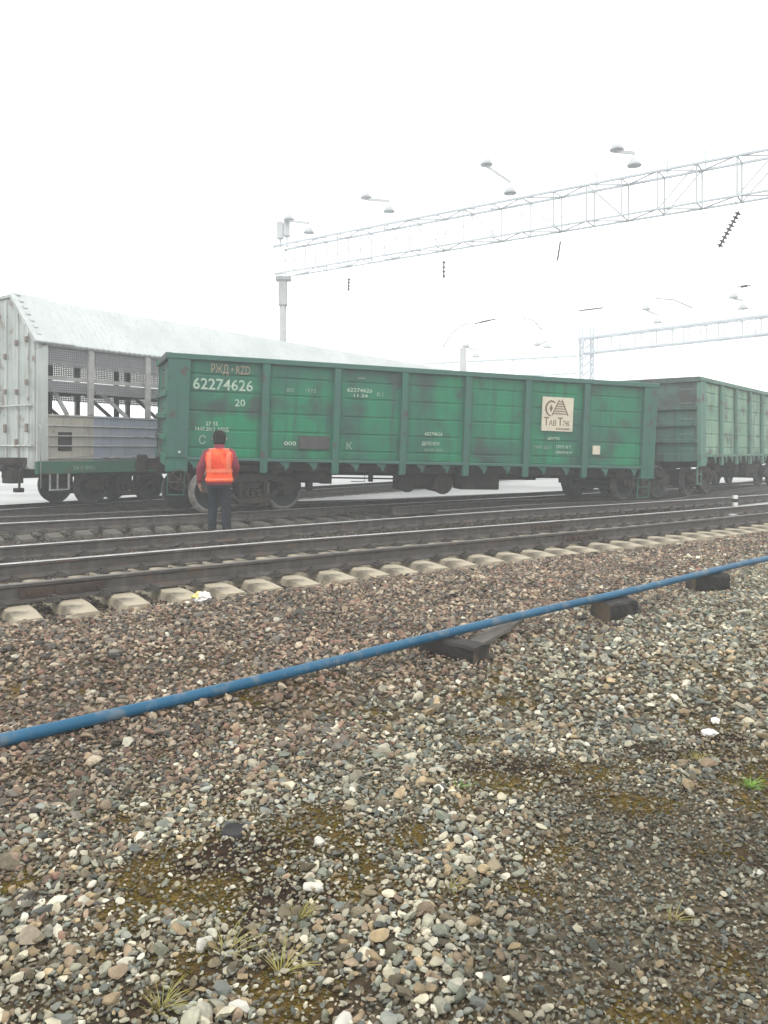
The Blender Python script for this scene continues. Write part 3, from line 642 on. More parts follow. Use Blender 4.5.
t1('БРУТТО', .10, 'letter', 9.46, 1.89, .34); t1('ТАРА 22,8 Т', .11, 'letter_dim', 9.05, 1.66, .55); t1('ГРУЗ 70 Т', .11, 'letter', 9.72, 1.68, .44); t1('ОБЪЕМ 83 М', .09, 'letter', 9.70, 1.545, .48)
# company board
sg = MB().box(9.24, 10.15, -.004, .03, 2.12, 2.99).build('sign_board', M['sign_board'], g1)
ink = MB()
pts = [(9.50+.16*math.cos(a), -.008, 2.70+.19*math.sin(a)) for a in np.linspace(R(50), R(265), 14)]; ink.tube(pts, [.012+.012*math.sin(math.pi*i/13) for i in range(14)], 6)
ink.prism([(9.44, 2.70), (9.49, 2.80), (9.54, 2.70), (9.49, 2.60)], -.010, -.004)
for sx in (-1, 1): ink.bar((9.76+sx*.04, -.008, 2.93), (9.76+sx*.24, -.008, 2.52), .028, .008, up=(0, 1, 0))
for k in range(6):
    z = 2.88-.062*k; hw = .05+.20*(2.93-z)/.41; ink.bar((9.76-hw, -.009, z), (9.76+hw, -.009, z), .008, .024)
ink.build('emblem', M['sign_brown'], sg)
text('Т', .29, M['sign_brown'], sg, (9.29, -.006, 2.26), width=.15); text('АВ', .19, M['sign_brown'], sg, (9.44, -.006, 2.26), width=.22)
text('Т', .29, M['sign_brown'], sg, (9.70, -.006, 2.26), width=.15); text('ЭК', .19, M['sign_brown'], sg, (9.85, -.006, 2.26), width=.21)
text('компания', .085, M['sign_brown'], sg, (9.66, -.006, 2.16), width=.4)
MB().box(10.80, 11.02, -.004, .03, 1.55, 1.78).build('plate', M['sign_board'], g1)
MB().box(.26, .31, -.036, -.030, 1.34, 1.39).build('plate', M['letter'], g1)
# dark painted-over patches
MB().box(2.96, 3.66, .012, .03, 1.50, 1.80).build('painted_patch', mat('purple_grey_patch', (.06, .05, .06), (.07, .075, .075), .7, 2), g1)

g2 = gondola((G2.x, G2.y, .20), (0, 0, R(51.4)), 'faded grey green open wagon at the right edge, seen end on', 'wagon_pale', 'pale_post', 'pale_post', 'end_grey')
for s_ in (2.05, Ln-2.05):
    bb = make_bogie(g2, 'gear_brown' if s_ < 5 else 'gear'); bb.location = (s_, Wd/2, 0)

# ------------------------------------------------------------------ white covered car carrier
WL, WW = 24.0, 3.10
wr = empty('covered_wagon', (-8.12, 18.45, .20), (0, 0, R(56))); tag(wr, 'white covered car carrier wagon with mesh sides and steep roof, at the left edge', 'freight wagon')
mb = MB(); zs = [(0, 3.95), (1.0, 5.12), (WW-1.0, 5.12), (WW, 3.95)]
NR = 300
vs_ = []; 
for i in range(NR+1):
    xx = -.06+(WL+.12)*i/NR; r = .009*(1 if i % 2 else -1)
    for k, (yy_, z) in enumerate([(-.06, 3.93), (1.0, 5.14), (WW-1.0, 5.14), (WW+.06, 3.93)]): vs_.append((xx, yy_, z+r))
mb.add(vs_, [(i*4+k, (i+1)*4+k, (i+1)*4+k+1, i*4+k+1) for i in range(NR) for k in range(3)])
mb.add([(x_, y_, z_-.03) for x_, y_, z_ in vs_], [(i*4+k, (i+1)*4+k, (i+1)*4+k+1, i*4+k+1) for i in range(NR) for k in range(3)])
roof = mb.build('roof', M['roof_paint'], wr)
mb = MB(); mb.add([(-.08, -.08, 3.96), (.95, -.08, 3.96), (.95, 1.0, 5.19), (-.08, 1.0, 5.19), (-.08, -.08, 3.93), (.95, -.08, 3.93), (.95, 1.0, 5.16), (-.08, 1.0, 5.16)], [(0, 1, 2, 3), (7, 6, 5, 4), (0, 4, 5, 1), (1, 5, 6, 2), (2, 6, 7, 3), (3, 7, 4, 0)])
for k in range(7):
    a = .1+k*.14; mb.bar((.12, -.04+1.02*a, 4.0+1.2*a), (.12, .02+1.02*a, 4.07+1.2*a), .10, .03)
mb.build('roof_sheet', M['roof_paint'], roof)
for xe, s in ((0, -1), (WL, 1)):
    mb = MB(); x0, x1 = sorted((xe, xe-s*.06))
    for k in range(2):
        pass
    poly = [(0, .95), (0, 3.93), (1.0, 5.1), (WW-1.0, 5.1), (WW, 3.93), (WW, .95)]
    vs_ = [(x0, a, c) for a, c in poly]+[(x1, a, c) for a, c in poly]; nP = 6
    mb.add(vs_, [tuple(range(nP)), tuple(range(2*nP-1, nP-1, -1))]+[(i, i+nP, (i+1) % nP+nP, (i+1) % nP) for i in range(nP)])
    ew = mb.build('end_wall', M['end_white'], wr)
    xo = xe+s*.03
    mb = MB()
    for yy_, zt in ((.30, 4.2), (.72, 4.7), (1.2, 5.0), (1.55, 5.0), (1.9, 5.0), (2.38, 4.7), (2.8, 4.2)): mb.box(min(xe, xe+s*.045), max(xe, xe+s*.045), yy_-.025, yy_+.025, .98, zt)
    mb.bar((xo, 0, 3.93), (xo, 1.0, 5.10), .05, .06); mb.bar((xo, WW, 3.93), (xo, WW-1, 5.10), .05, .06); mb.bar((xo, 1, 5.10), (xo, WW-1, 5.10), .05, .06)
    mb.tube([(xo+s*.04, .1, 2.45), (xo+s*.04, WW-.1, 2.45)], .02, 6); mb.tube([(xo+s*.04, .1, 1.5), (xo+s*.04, WW-.1, 1.5)], .025, 6)
    mb.build('door_battens', M['white_paint'], ew)
    mb = MB()
    for yy_ in (.30, .72, 1.2, 1.9, 2.38, 2.8):
        for z, hh in ((3.9+.25*math.sin(yy_*9), .13), (2.85+.15*math.sin(yy_*5), .12), (1.75+.2*math.sin(yy_*7), .2)): mb.mark(); mb.box(min(xe+s*.04, xe+s*.09), max(xe+s*.04, xe+s*.09), yy_-.05, yy_+.05, z-hh/2, z+hh/2)
    mb.build_split('hinge', M['hinge'], ew, bevel=.01)
    mb = MB()
    mb.box(min(xe, xe+s*.5), max(xe, xe+s*.5), .5, 2.6, .95, 1.05); mb.box(min(xe+s*.1, xe+s*.4), max(xe+s*.1, xe+s*.4), .35, .75, .62, .98); mb.box(min(xe+s*.1, xe+s*.3), max(xe+s*.1, xe+s*.3), 1.9, 2.7, .7, .98)
    mb.tube([(xe+s*.15, .2, 1.1), (xe+s*.3, .2, .9), (xe+s*.3, .2, .5)], .03, 6); mb.box(min(xe+s*.22, xe+s*.40), max(xe+s*.22, xe+s*.40), .12, .3, .42, .52)
    mb.box(min(xe, xe+s*.35), max(xe, xe+s*.35), .3, 2.8, 1.06, 1.22); mb.build('end_platform', M['gear'], wr, bevel=.01)
    mb = MB(); cy = WW/2; mb.box(min(xe, xe+s*.5), max(xe, xe+s*.5), cy-.13, cy+.13, .88, 1.14); mb.prism([(xe+s*.45, .80), (xe+s*.72, .80), (xe+s*.78, .95), (xe+s*.72, 1.22), (xe+s*.45, 1.22)], cy-.22, cy+.2)
    mb.build('coupler', M['gear'], wr, bevel=.02)
mb = MB(); mb.mark(); mb.box(.0, WL, -.03, .08, .83, 1.13); mb.mark(); mb.box(.0, WL, WW-.08, WW+.03, .83, 1.13); mb.build_split('side_sill', M['green_band'], wr, bevel=.01)
text('24-0 8931', .13, M['letter_dim'], wr, (.95, -.034, .92), width=.62)
mb = MB(); mb.box(.06, WL-.06, .08, WW-.08, 1.0, 1.1); mb.box(.2, WL-.2, WW/2-.25, WW/2+.25, .7, 1.0); mb.build('floor', M['gear'], wr)
bays = [(.30, 1.47), (1.47, 3.23)]+[(3.23+1.76*k, 3.23+1.76*(k+1)) for k in range(11)]+[(22.59, WL-.3)]
for y, s in ((0.0, -1), (WW, 1)):
    def yb(o, i): return sorted((y+s*o, y-s*i))
    mb = MB(); a, c = yb(0, .04)
    if s < 0:
        mb.box(.30, 1.42, a, c, 1.131, 2.25); mb.box(1.42, 1.55, a, c, 1.131, 2.25)
    else: mb.box(.3, WL-.3, a, c, 1.131, 2.25)
    p = mb.build('lower_panel', M['cream'], wr)
    if s < 0:
        mb = MB(); mb.box(1.55, WL-.3, a, c, 1.131, 2.25); mb.build('lower_panel', M['blue_panel'], wr)
        mb = MB(); o_, i_ = yb(.012, -.002); mb.box(.56, .93, o_, i_, 1.38, 1.83); mb.build('opening_cover', M['marker_black'], wr)
    mb = MB(); a, c = yb(.03, .0)
    for z in (1.19, 1.5, 1.74, 1.98, 2.22): mb.mark(); mb.box(.3, WL-.3, a, c, z-.014, z+.014)
    mb.build_split('panel_rib', M['white_steel'], wr, bevel=.006)
    mb = MB(); a, c = yb(.01, .09); mb.mark(); mb.box(0, .30, a, c, 1.131, 3.93); mb.mark(); mb.box(WL-.3, WL, a, c, 1.131, 3.93); mb.build_split('corner_panel', M['white_paint'], wr, bevel=.01)
    for q0, q1 in bays[:-1]:
        MB().box(q1-.075, q1+.075, *yb(.035, .05), 2.25, 3.86).build('side_post', M['white_steel'], wr, bevel=.01)
    MB().box(.3, WL-.3, *yb(.02, .06), 3.86, 3.97).build('eave_rail', M['white_steel'], wr, bevel=.01)
    mb = MB(); a, c = yb(-.03, .05)
    mb.mark(); mb.box(.3, WL-.3, a, c, 3.42, 3.86); mb.mark(); mb.box(.3, WL-.3, a, c, 2.78, 3.06)
    mb.build_split('perforated_screen', M['screen'], wr)
    mb = MB(); a, c = yb(-.06, .12); mb.box(.3, WL-.3, a, c, 3.08, 3.17)
    for q0, q1 in bays: mb.bar((q0+.1, y-s*.15, 3.05), (q1-.55, y-s*.15, 2.25), .035, .10)
    mb.build('deck_rail', M['white_steel'], wr)
mb = MB(); mb.box(.2, WL-.2, .15, WW-.15, 3.0, 3.07); mb.box(.2, WL-.2, .15, WW-.15, 3.88, 3.92)
for k in range(24): mb.box(.5+k, .62+k, .2, WW-.2, 2.9, 3.0)
for k in range(12):
    mb.box(.9+2*k, 1.0+2*k, .9, 1.0, 2.25, 3.8); 
mb.build('upper_deck', M['gear'], wr)
mb = MB()
for xx in (.35, .55): mb.bar((xx, -.0, .9), (xx, -.0, .45), .03)
mb.bar((.33, 0, .45), (.85, 0, .45), .05, .03); mb.bar((.85, 0, .83), (.85, 0, .44), .04)
mb.tube([(.05, -.05, 2.0), (.05, -.1, 1.9), (.05, -.1, .5)], .015, 5); mb.tube([(.3, -.05, 1.2), (1.3, -.05, 1.25)], .012, 5); mb.tube([(1.7, -.05, 1.2), (3.2, -.05, 1.25)], .012, 5)
mb.build('step', M['white_steel'], wr)
for s_ in (2.95, WL-2.9):
    bb = make_bogie(wr); bb.location = (s_, WW/2, 0)

# ------------------------------------------------------------------ worker
def worker():
    PX, PY = -3.07, 14.72
    root = empty('person', (PX, PY, .02), (0, 0, R(9))); root.scale = (1.09, 1.04, 1.035); tag(root, 'worker in orange hi-vis vest and maroon jacket standing with his back turned', 'person')
    # local: +y faces away from camera, x to the right. Height 1.88 with hat
    J = dict(pel=(0, 0, .98), spn=(0, .0, 1.2), chs=(0, -.01, 1.42), nck=(0, .01, 1.56), hb=(0, .03, 1.64), hd=(0, .04, 1.75), ht=(0, .035, 1.83),
             sl=(-.19, 0, 1.49), el=(-.31, -.02, 1.20), wl=(-.335, .07, .95), hl=(-.335, .10, .88),
             sr=(.19, 0, 1.49), er=(.28, -.02, 1.21), wr=(.24, .15, 1.02), hr=(.22, .22, .99),
             pl=(-.10, 0, .93), kl=(-.115, .08, .52), al=(-.135, .06, .10), tl=(-.16, .24, .045),
             pr=(.10, 0, .93), kr=(.12, .02, .52), ar=(.125, -.02, .10), tr=(.15, .16, .045))
    rad = dict(pel=.13, spn=.125, chs=.15, nck=.06, hb=.075, hd=.098, ht=.07, sl=.07, el=.048, wl=.03, hl=.035, sr=.07, er=.048, wr=.03, hr=.035, pl=.09, kl=.06, al=.042, tl=.035, pr=.09, kr=.06, ar=.042, tr=.035)
    E = ['pel spn', 'spn chs', 'chs nck', 'nck hb', 'hb hd', 'hd ht', 'chs sl', 'sl el', 'el wl', 'wl hl', 'chs sr', 'sr er', 'er wr', 'wr hr', 'pel pl', 'pl kl', 'kl al', 'al tl', 'pel pr', 'pr kr', 'kr ar', 'ar tr']
    keys = list(J); es = [tuple(keys.index(q) for q in e.split()) for e in E]; V = [J[k] for k in keys]; RR = [rad[k] for k in keys]
    for side, h, wq in ((-1, 'hl', 'wl'), (1, 'hr', 'wr')):
        H = Vector(J[h]); Wq = Vector(J[wq]); d = (H-Wq).normalized(); sd_ = Vector((1, 0, 0))
        up = d.cross(sd_).normalized()
        for k in range(4):
            o = (k-1.5)*.021; ln = (.062, .075, .07, .055)[k]; base_i = keys.index(h)
            p1 = H+up*o*1+d*.035; p2 = p1+d*ln*.55+sd_*(-side)*.012; p3 = p2+d*ln*.45+sd_*(-side)*.026
            i0 = len(V); V += [tuple(p1), tuple(p2), tuple(p3)]; RR += [.0105, .0095, .008]; es += [(base_i, i0), (i0, i0+1), (i0+1, i0+2)]
        p1 = H-d*.01+up*.035+sd_*(-side)*.02; p2 = p1+d*.03+up*.015; i0 = len(V); V += [tuple(p1), tuple(p2)]; RR += [.013, .010]; es += [(keys.index(wq), i0), (i0, i0+1)]
    me = bpy.data.meshes.new('body'); me.from_pydata(V, es, []); ob = bpy.data.objects.new('body', me); COL.objects.link(ob)
    sk = ob.modifiers.new('s', 'SKIN'); sb = ob.modifiers.new('u', 'SUBSURF'); sb.levels = sb.render_levels = 2
    for i, sv in enumerate(me.skin_vertices[0].data): sv.radius = (RR[i], RR[i]*(.8 if i in (0, 1, 2) else 1)); sv.use_root = (i == 0)
    bpy.context.view_layer.update()
    m2 = bpy.data.meshes.new_from_object(ob.evaluated_get(bpy.context.evaluated_depsgraph_get())); bpy.data.objects.remove(ob)
    m2.name = 'body'; m2.materials.clear(); m2.materials.append(M['skin'])
    for p in m2.polygons: p.use_smooth = True
    bo = bpy.data.objects.new('body', m2); COL.objects.link(bo); bo.parent = root
    # face features (turned away from the camera)
    mb = MB()
    mb.lathe([(0, .155), (.02, .15), (.024, .12)], 'y', (0, 0, 1.725), 8)
    for s in (-1, 1): mb.lathe([(0, .035), (.018, .03), (.03, 0), (.02, -.02), (0, -.02)], 'x', (s*.10, .035, 1.73), 10)
    mb.build('ears_and_nose', M['skin'], root)
    mb = MB()
    for s in (-1, 1): mb.lathe([(0, .135), (.012, .13), (.012, .12)], 'y', (s*.035, 0, 1.755), 8)
    mb.box(-.028, .028, .125, .135, 1.668, 1.676); mb.build('eyes_and_mouth', M['hat'], root)
    # clothes as elliptical lofts
    def loft(rings, n=28, wr=.0, seed=0, cap0=False, cap1=False):
        mb = MB(); vs = []
        for i, (c, rx, ry) in enumerate(rings):
            for k in range(n):
                a = 2*math.pi*k/n; q = 1+wr*noise.noise(Vector((3*math.cos(a), 3*math.sin(a), i*.9+seed)))
                ex = .85; cx_ = math.copysign(abs(math.cos(a))**ex, math.cos(a)); sy_ = math.copysign(abs(math.sin(a))**ex, math.sin(a))
                vs.append((c[0]+rx*cx_*q, c[1]+ry*sy_*q, c[2]))
        fs = [(i*n+k, i*n+(k+1) % n, (i+1)*n+(k+1) % n, (i+1)*n+k) for i in range(len(rings)-1) for k in range(n)]
        if cap0: fs.append(tuple(range(n)))
        if cap1: fs.append(tuple((len(rings)-1)*n+k for k in range(n)))
        mb.add(vs, fs, 0, True); return mb
    def limb(pts, rs, m, name, wr=.10, n=16):
        mb = MB(); cv = []; rr = []
        for i in range(len(pts)-1):
            for k in range(5):
                u = k/5; cv.append(Vector(pts[i]).lerp(Vector(pts[i+1]), u)); rr.append(rs[i]*(1-u)+rs[i+1]*u)
        cv.append(Vector(pts[-1])); rr.append(rs[-1])
        rr = [r_*(1+wr*noise.noise(Vector((i*1.3, r_*40, 2.)))) for i, r_ in enumerate(rr)]
        mb.tube(cv, rr, n); return mb
    jk = loft([((0, 0, .90), .205, .145), ((0, 0, .93), .215, .15), ((0, 0, 1.0), .205, .145), ((0, 0, 1.12), .20, .14), ((0, -.005, 1.26), .215, .145), ((0, -.01, 1.38), .235, .15), ((0, -.01, 1.47), .225, .135), ((0, 0, 1.53), .15, .10), ((0, .01, 1.56), .085, .08), ((0, .015, 1.61), .088, .085), ((0, .02, 1.635), .08, .08)], wr=.05, cap0=True)
    for s, a, b_, c_ in ((-1, J['sl'], J['el'], J['wl']), (1, J['sr'], J['er'], J['wr'])):
        q = limb([(s*.15, 0, 1.47), (a[0], a[1], a[2]-.02), b_, c_], [.075, .088, .072, .052], None, '', n=16); jk.add(q.v, q.f, 0, True)
    jk.build('jacket', M['jacket'], root)
    vr = [((0, 0, .955), .226, .160), ((0, 0, .98), .234, .165), ((0, 0, 1.03), .228, .16), ((0, 0, 1.08), .222, .156), ((0, 0, 1.14), .22, .154), ((0, -.005, 1.21), .226, .158), ((0, -.01, 1.28), .232, .16), ((0, -.01, 1.36), .248, .163), ((0, -.01, 1.43), .250, .158), ((0, -.01, 1.48), .240, .145), ((0, 0, 1.525), .185, .118), ((0, .01, 1.55), .105, .095)]
    ve = loft(vr, n=36, wr=.045, seed=3).build('vest', M['vest'], root)
    # reflective tapes: two shoulder straps down the back and a waist band
    def vest_y(x, z):
        for (c0, rx0, ry0), (c1, rx1, ry1) in zip(vr[:-1], vr[1:]):
            if c0[2] <= z <= c1[2]:
                u = (z-c0[2])/(c1[2]-c0[2]); rx, ry, cy_ = rx0+(rx1-rx0)*u, ry0+(ry1-ry0)*u, c0[1]+(c1[1]-c0[1])*u
                return cy_-ry*max(0, 1-abs(x/rx)**(2/.85))**.425-.006
        return 0
    mb = MB()
    for s in (-1, 1):
        mb.mark(); zz = np.linspace(1.14, 1.50, 12); vs_ = []
        for z in zz:
            for x_ in (.125, .195): vs_.append((s*x_, vest_y(x_, z)-.004, z))
        mb.add(vs_, [(2*i, 2*i+1, 2*i+3, 2*i+2) for i in range(len(zz)-1)], 0, True)
    mb.build_split('shoulder_tape', M['reflect'], ve)
    for z0, z1 in ((1.125, 1.185), (.985, 1.02)):
        sel = []
        for z in np.linspace(z0, z1, 3):
            for (c0, rx0, ry0), (c1, rx1, ry1) in zip(vr[:-1], vr[1:]):
                if c0[2] <= z <= c1[2]:
                    u = (z-c0[2])/(c1[2]-c0[2]); sel.append(((0, c0[1], z), rx0+(rx1-rx0)*u+.009, ry0+(ry1-ry0)*u+.009)); break
        loft(sel, n=36, wr=.0).build('waist_tape', M['reflect'], ve)
    tr = loft([((0, 0, .84), .175, .13), ((0, 0, .90), .19, .138), ((0, 0, .98), .185, .13)], wr=.02, cap1=True)
    for s in (-1, 1):
        q = limb([(s*.095, 0, .90), (s*.105, .01+(.04 if s < 0 else 0), .72), (s*.115, .02+(.06 if s < 0 else 0), .52), (s*.12, .0+(.07 if s < 0 else 0), .3), (s*.128, -.015+(.08 if s < 0 else 0), .10)], [.100, .096, .082, .076, .074], None, '', wr=.12, n=18); tr.add(q.v, q.f, 0, True)
    tr.build('trousers', M['trousers'], root)
    hm = loft([((0, .025, 1.70), .108, .118), ((0, .03, 1.73), .113, .124), ((0, .03, 1.78), .113, .124), ((0, .03, 1.83), .102, .112), ((0, .03, 1.87), .07, .08), ((0, .03, 1.885), .02, .025)], wr=.03, cap1=True); hm.build('knit_hat', M['hat'], root)
    mb = MB(); mb.lathe([(0.0, .0), (.095, .0), (.10, .04), (.098, .10), (.085, .12)], 'z', (0, .03, 1.63), 18); mb.build('hair', M['hat'], root)
    for s in (-1, 1):
        mb = MB(); x_ = s*.13
        mb.tube([(x_, -.03, .14), (x_, -.03, .06)], [.06, .058], 14)
        mb.tube([(x_, -.09, .045), (x_, -.05, .05), (x_+s*.01, .08, .05), (x_+s*.02, .17, .04), (x_+s*.02, .20, .035)], [.03, .048, .048, .042, .02], 12)
        mb.box(x_-.045, x_+.045+s*.01, -.09, .19, .0, .02)
        mb.build('boot', M['boot'], root, loc=(0, .08 if s < 0 else 0, 0))
worker()

# ------------------------------------------------------------------ pipe and its supports
line = catmull([(p[0], p[1]) for p in pipe_pts], .12)
zz = np.interp([p.x for p in line], [p[0] for p in pipe_pts], [p[2] for p in pipe_pts])
for _ in range(3): zz = np.convolve(np.pad(zz, 2, 'edge'), [.1, .2, .4, .2, .1], 'valid')
gz_ = gh([p.x for p in line], [p.y for p in line])
zz = np.maximum(zz, gz_+.04)
mb = MB(); mb.tube([(p.x, p.y, z) for p, z in zip(line, zz)], .036, 20)
tag(mb.build('pipe', M['pipe']), 'long blue plastic pipe laid diagonally across the gravel', 'pipe')
def block(label, cx, cy, ang, l, wdt, h, worn=0.03, z0=None, tilt=0.0):
    bm = bmesh.new(); bmesh.ops.create_cube(bm, size=1)
    bmesh.ops.subdivide_edges(bm, edges=bm.edges, cuts=5, use_grid_fill=True)
    for v in bm.verts:
        v.co = Vector((v.co.x*l, v.co.y*wdt, v.co.z*h))
        e = max(abs(v.co.y)/(wdt/2), 0)*max(abs(v.co.z)/(h/2), 0)
        v.co.y *= 1-.12*e**6; v.co.z *= 1-.10*e**6
        v.co += Vector((noise.noise(v.co*7+Vector((cx, cy, 0)))*.3, noise.noise(v.co*9+Vector((5, cy, 0))), noise.noise(v.co*9+Vector((cx, 9, 0)))))*worn*.6
    me = bpy.data.meshes.new('timber_block'); bm.to_mesh(me); bm.free(); me.materials.append(M['timber']); me.materials.append(M['timber_end'])
    for p in me.polygons: p.material_index = 1 if abs(p.normal.x) > .9 and abs(abs(p.center.x)-l/2) < .05 else 0
    o = bpy.data.objects.new('timber_block', me); COL.objects.link(o)
    g = float(gh(cx, cy)); o.location = (cx, cy, (g-.01+h/2) if z0 is None else z0); o.rotation_euler = (0, tilt, ang)
    tag(o, label, 'timber block', 'timber blocks under the blue pipe'); return o
block('round cornered dark timber stub under the pipe, nearest of the three blocks', .56, 6.36, R(-48), .60, .20, .19, z0=-.012)
block('tarred square timber block under the pipe, middle one of the three', 2.30, 7.88, R(40), .48, .22, .21, z0=.002)
block('black timber block under the pipe, farthest and rightmost of the three', 3.82, 9.33, R(4), .42, .26, .24, z0=.026)
mb = MB(); mb.box(-.42, .42, -.07, .07, 0, .035)
tag(mb.build('plank', M['plank'], loc=(.98, 6.86, .01), rot=(R(3), R(-4), R(56)), bevel=.004), 'weathered flat board lying behind the nearest timber block', 'plank')

# ------------------------------------------------------------------ litter and small things
def crumple(name, m, loc, s, seed, label, cat, m2=None):
    bm = bmesh.new(); bmesh.ops.create_icosphere(bm, subdivisions=3, radius=.5)
    for v in bm.verts:
        q = v.co*3.2+Vector((seed, 0, 0)); v.co *= 1+.5*abs(noise.noise(q))+.35*noise.noise(q*2.3)-.2; v.co = Vector((v.co.x*s[0], v.co.y*s[1], v.co.z*s[2]))
    me = bpy.data.meshes.new(name); bm.to_mesh(me); bm.free(); me.materials.append(m)
    if m2:
        me.materials.append(m2)
        for p in me.polygons: p.material_index = 1 if p.center.x < -.12*s[0] and p.center.z > 0 else 0
    o = bpy.data.objects.new(name, me); COL.objects.link(o); o.location = (loc[0], loc[1], float(gh(loc[0], loc[1]))+loc[2]); tag(o, label, cat); return o
crumple('plastic_bag', M['plastic'], (-1.95, 8.48, .06), (.22, .16, .13), 3.1, 'crumpled white and yellow plastic bag on a sleeper end', 'plastic bag', M['yellow_plastic'])
crumple('scrap', M['plastic'], (1.86, 4.52, .03), (.09, .06, .045), 8.2, 'white plastic scrap in the moss near the right edge', 'litter')
crumple('scrap', M['plastic'], (1.98, 4.72, .035), (.05, .06, .04), 5.2, 'small pointed white scrap just behind the larger scrap', 'litter')
mb = MB(); mb.lathe([(0, -.01), (.046, -.01), (.05, .0), (.05, .0), (.05, .018), (.05, .018), (.046, .022), (.046, .022), (.036, .018), (.0, .018)], 'z', (0, 0, 0), 20)
tag(mb.build('rubber_cap', M['rubber'], loc=(-.64, 3.36, float(gh(-.64, 3.36))+.004), rot=(R(6), R(4), 0)), 'round black rubber cap lying among the pebbles at left', 'rubber cap')
def chip(loc, s, seed, label):
    s = tuple(q*.85 for q in s); loc = (loc[0], loc[1], float(gh(loc[0], loc[1]))+s[2]*.22)
    bm = bmesh.new(); bmesh.ops.create_icosphere(bm, subdivisions=2, radius=.5)
    r = random.Random(seed); pl = [(Vector((r.gauss(0, 1), r.gauss(0, 1), r.gauss(0, 1))).normalized(), r.uniform(.25, .38)) for _ in range(7)]
    for v in bm.verts:
        for nrm, lim in pl:
            d = v.co.dot(nrm)
            if d > lim: v.co -= nrm*(d-lim)
        v.co = Vector((v.co.x*s[0], v.co.y*s[1], v.co.z*s[2]))
    me = bpy.data.meshes.new('white_stone'); bm.to_mesh(me); bm.free(); me.materials.append(M['quartz'])
    o = bpy.data.objects.new('white_stone', me); COL.objects.link(o); o.location = loc; o.rotation_euler = (0, 0, seed); tag(o, label, 'stone', 'larger white stones lying on the gravel')
M['quartz'] = mat('white_stone', (.54, .53, .48), (.40, .39, .35), .75, 14, bump=.4, bump_scale=60)
chip((-.60, 2.63, .03), (.085, .07, .07), 1, 'bright white chip on moss left of the middle, low in the picture')
chip((-.27, 3.27, .03), (.085, .07, .06), 2, 'white stone on the dark soil, centre left')
chip((-.27, 2.95, .03), (.11, .06, .05), 3, 'pale oblong stone at the edge of the dark soil')
chip((-.12, 2.27, .03), (.085, .07, .06), 4, 'rounded white stone in the gravel at bottom centre')
chip((-.36, 2.12, .03), (.10, .08, .07), 5, 'white stone at the very bottom, left of centre')
chip((-.42, 2.33, .03), (.11, .07, .05), 6, 'wide pale stone near the bottom, left of centre')
chip((1.44, 3.05, .02), (.11, .06, .03), 7, 'flat white stone flake at the right edge')
chip((.57, 2.2, .02), (.09, .08, .06), 9, 'pale grey rough stone at bottom right')

def tuft(loc, n, h, m, label, spread=.04, lean=.6, seed=1, name='grass_tuft'):
    r = random.Random(seed); mb = MB()
    for i in range(n):
        a = r.uniform(0, 2*math.pi); d = r.uniform(0, spread); bx_, by_ = d*math.cos(a), d*math.sin(a); a2 = a+r.uniform(-.7, .7); hh = h*r.uniform(.5, 1.1); ln = hh*lean*r.uniform(.4, 1.4); wv = .0022*r.uniform(.7, 1.4)*(1.6 if name != 'grass_tuft' else 1)
        px_, py_ = -math.sin(a2)*wv, math.cos(a2)*wv; vs_ = []
        for k in range(5):
            u = k/4; cx_, cy_, cz_ = bx_+math.cos(a2)*ln*u**1.6, by_+math.sin(a2)*ln*u**1.6, hh*u*(1-.25*u*lean); ww = 1-u*.9
            vs_ += [(cx_-px_*ww, cy_-py_*ww, cz_), (cx_+px_*ww, cy_+py_*ww, cz_+.0012)]
        mb.add(vs_, [(2*k, 2*k+1, 2*k+3, 2*k+2) for k in range(4)])
    o = mb.build(name, M[m], loc=(loc[0], loc[1], float(gh(loc[0], loc[1]))-.004)); tag(o, label, 'plant' if name != 'grass_tuft' else 'grass', 'small plants growing through the gravel')
tuft((1.78, 3.86), 60, .06, 'grass', 'bright green weed in the gravel near the right edge', .035, 1.1, 1, 'weed')
tuft((-.66, 2.33), 60, .075, 'drygrass', 'yellow green grass tuft low at left, above the bottom stones', .04, 1.1, 2)
tuft((-.83, 2.12), 50, .05, 'drygrass', 'short yellow green tuft at the bottom edge, left', .05, .8, 3)
tuft((-.30, 2.78), 40, .08, 'drygrass', 'dry ochre tuft beside a brown stone, centre left', .03, .8, 4)
tuft((-.33, 2.5), 30, .09, 'drygrass', 'sparse dry tuft leaning over pebbles at lower centre', .03, 1.3, 5)
tuft((-.53, 2.6), 30, .10, 'drygrass', 'spiky straw tuft right of the bright white chip', .04, 1.4, 6)
tuft((.25, 2.95), 24, .07, 'drygrass', 'thin dry tuft in grey pebbles, centre', .03, 1.2, 7)
tuft((1.0, 2.75), 24, .06, 'drygrass', 'small brownish tuft in fine dark gravel, lower right', .03, 1.2, 8)
tuft((1.66, 4.2), 60, .05, 'drygrass', 'low olive tuft in moss, above the bright green weed', .08, 1.0, 9)
tuft((.36, 3.85), 30, .05, 'grass', 'tiny green sprig in the moss, middle of the picture', .05, 1.1, 10)
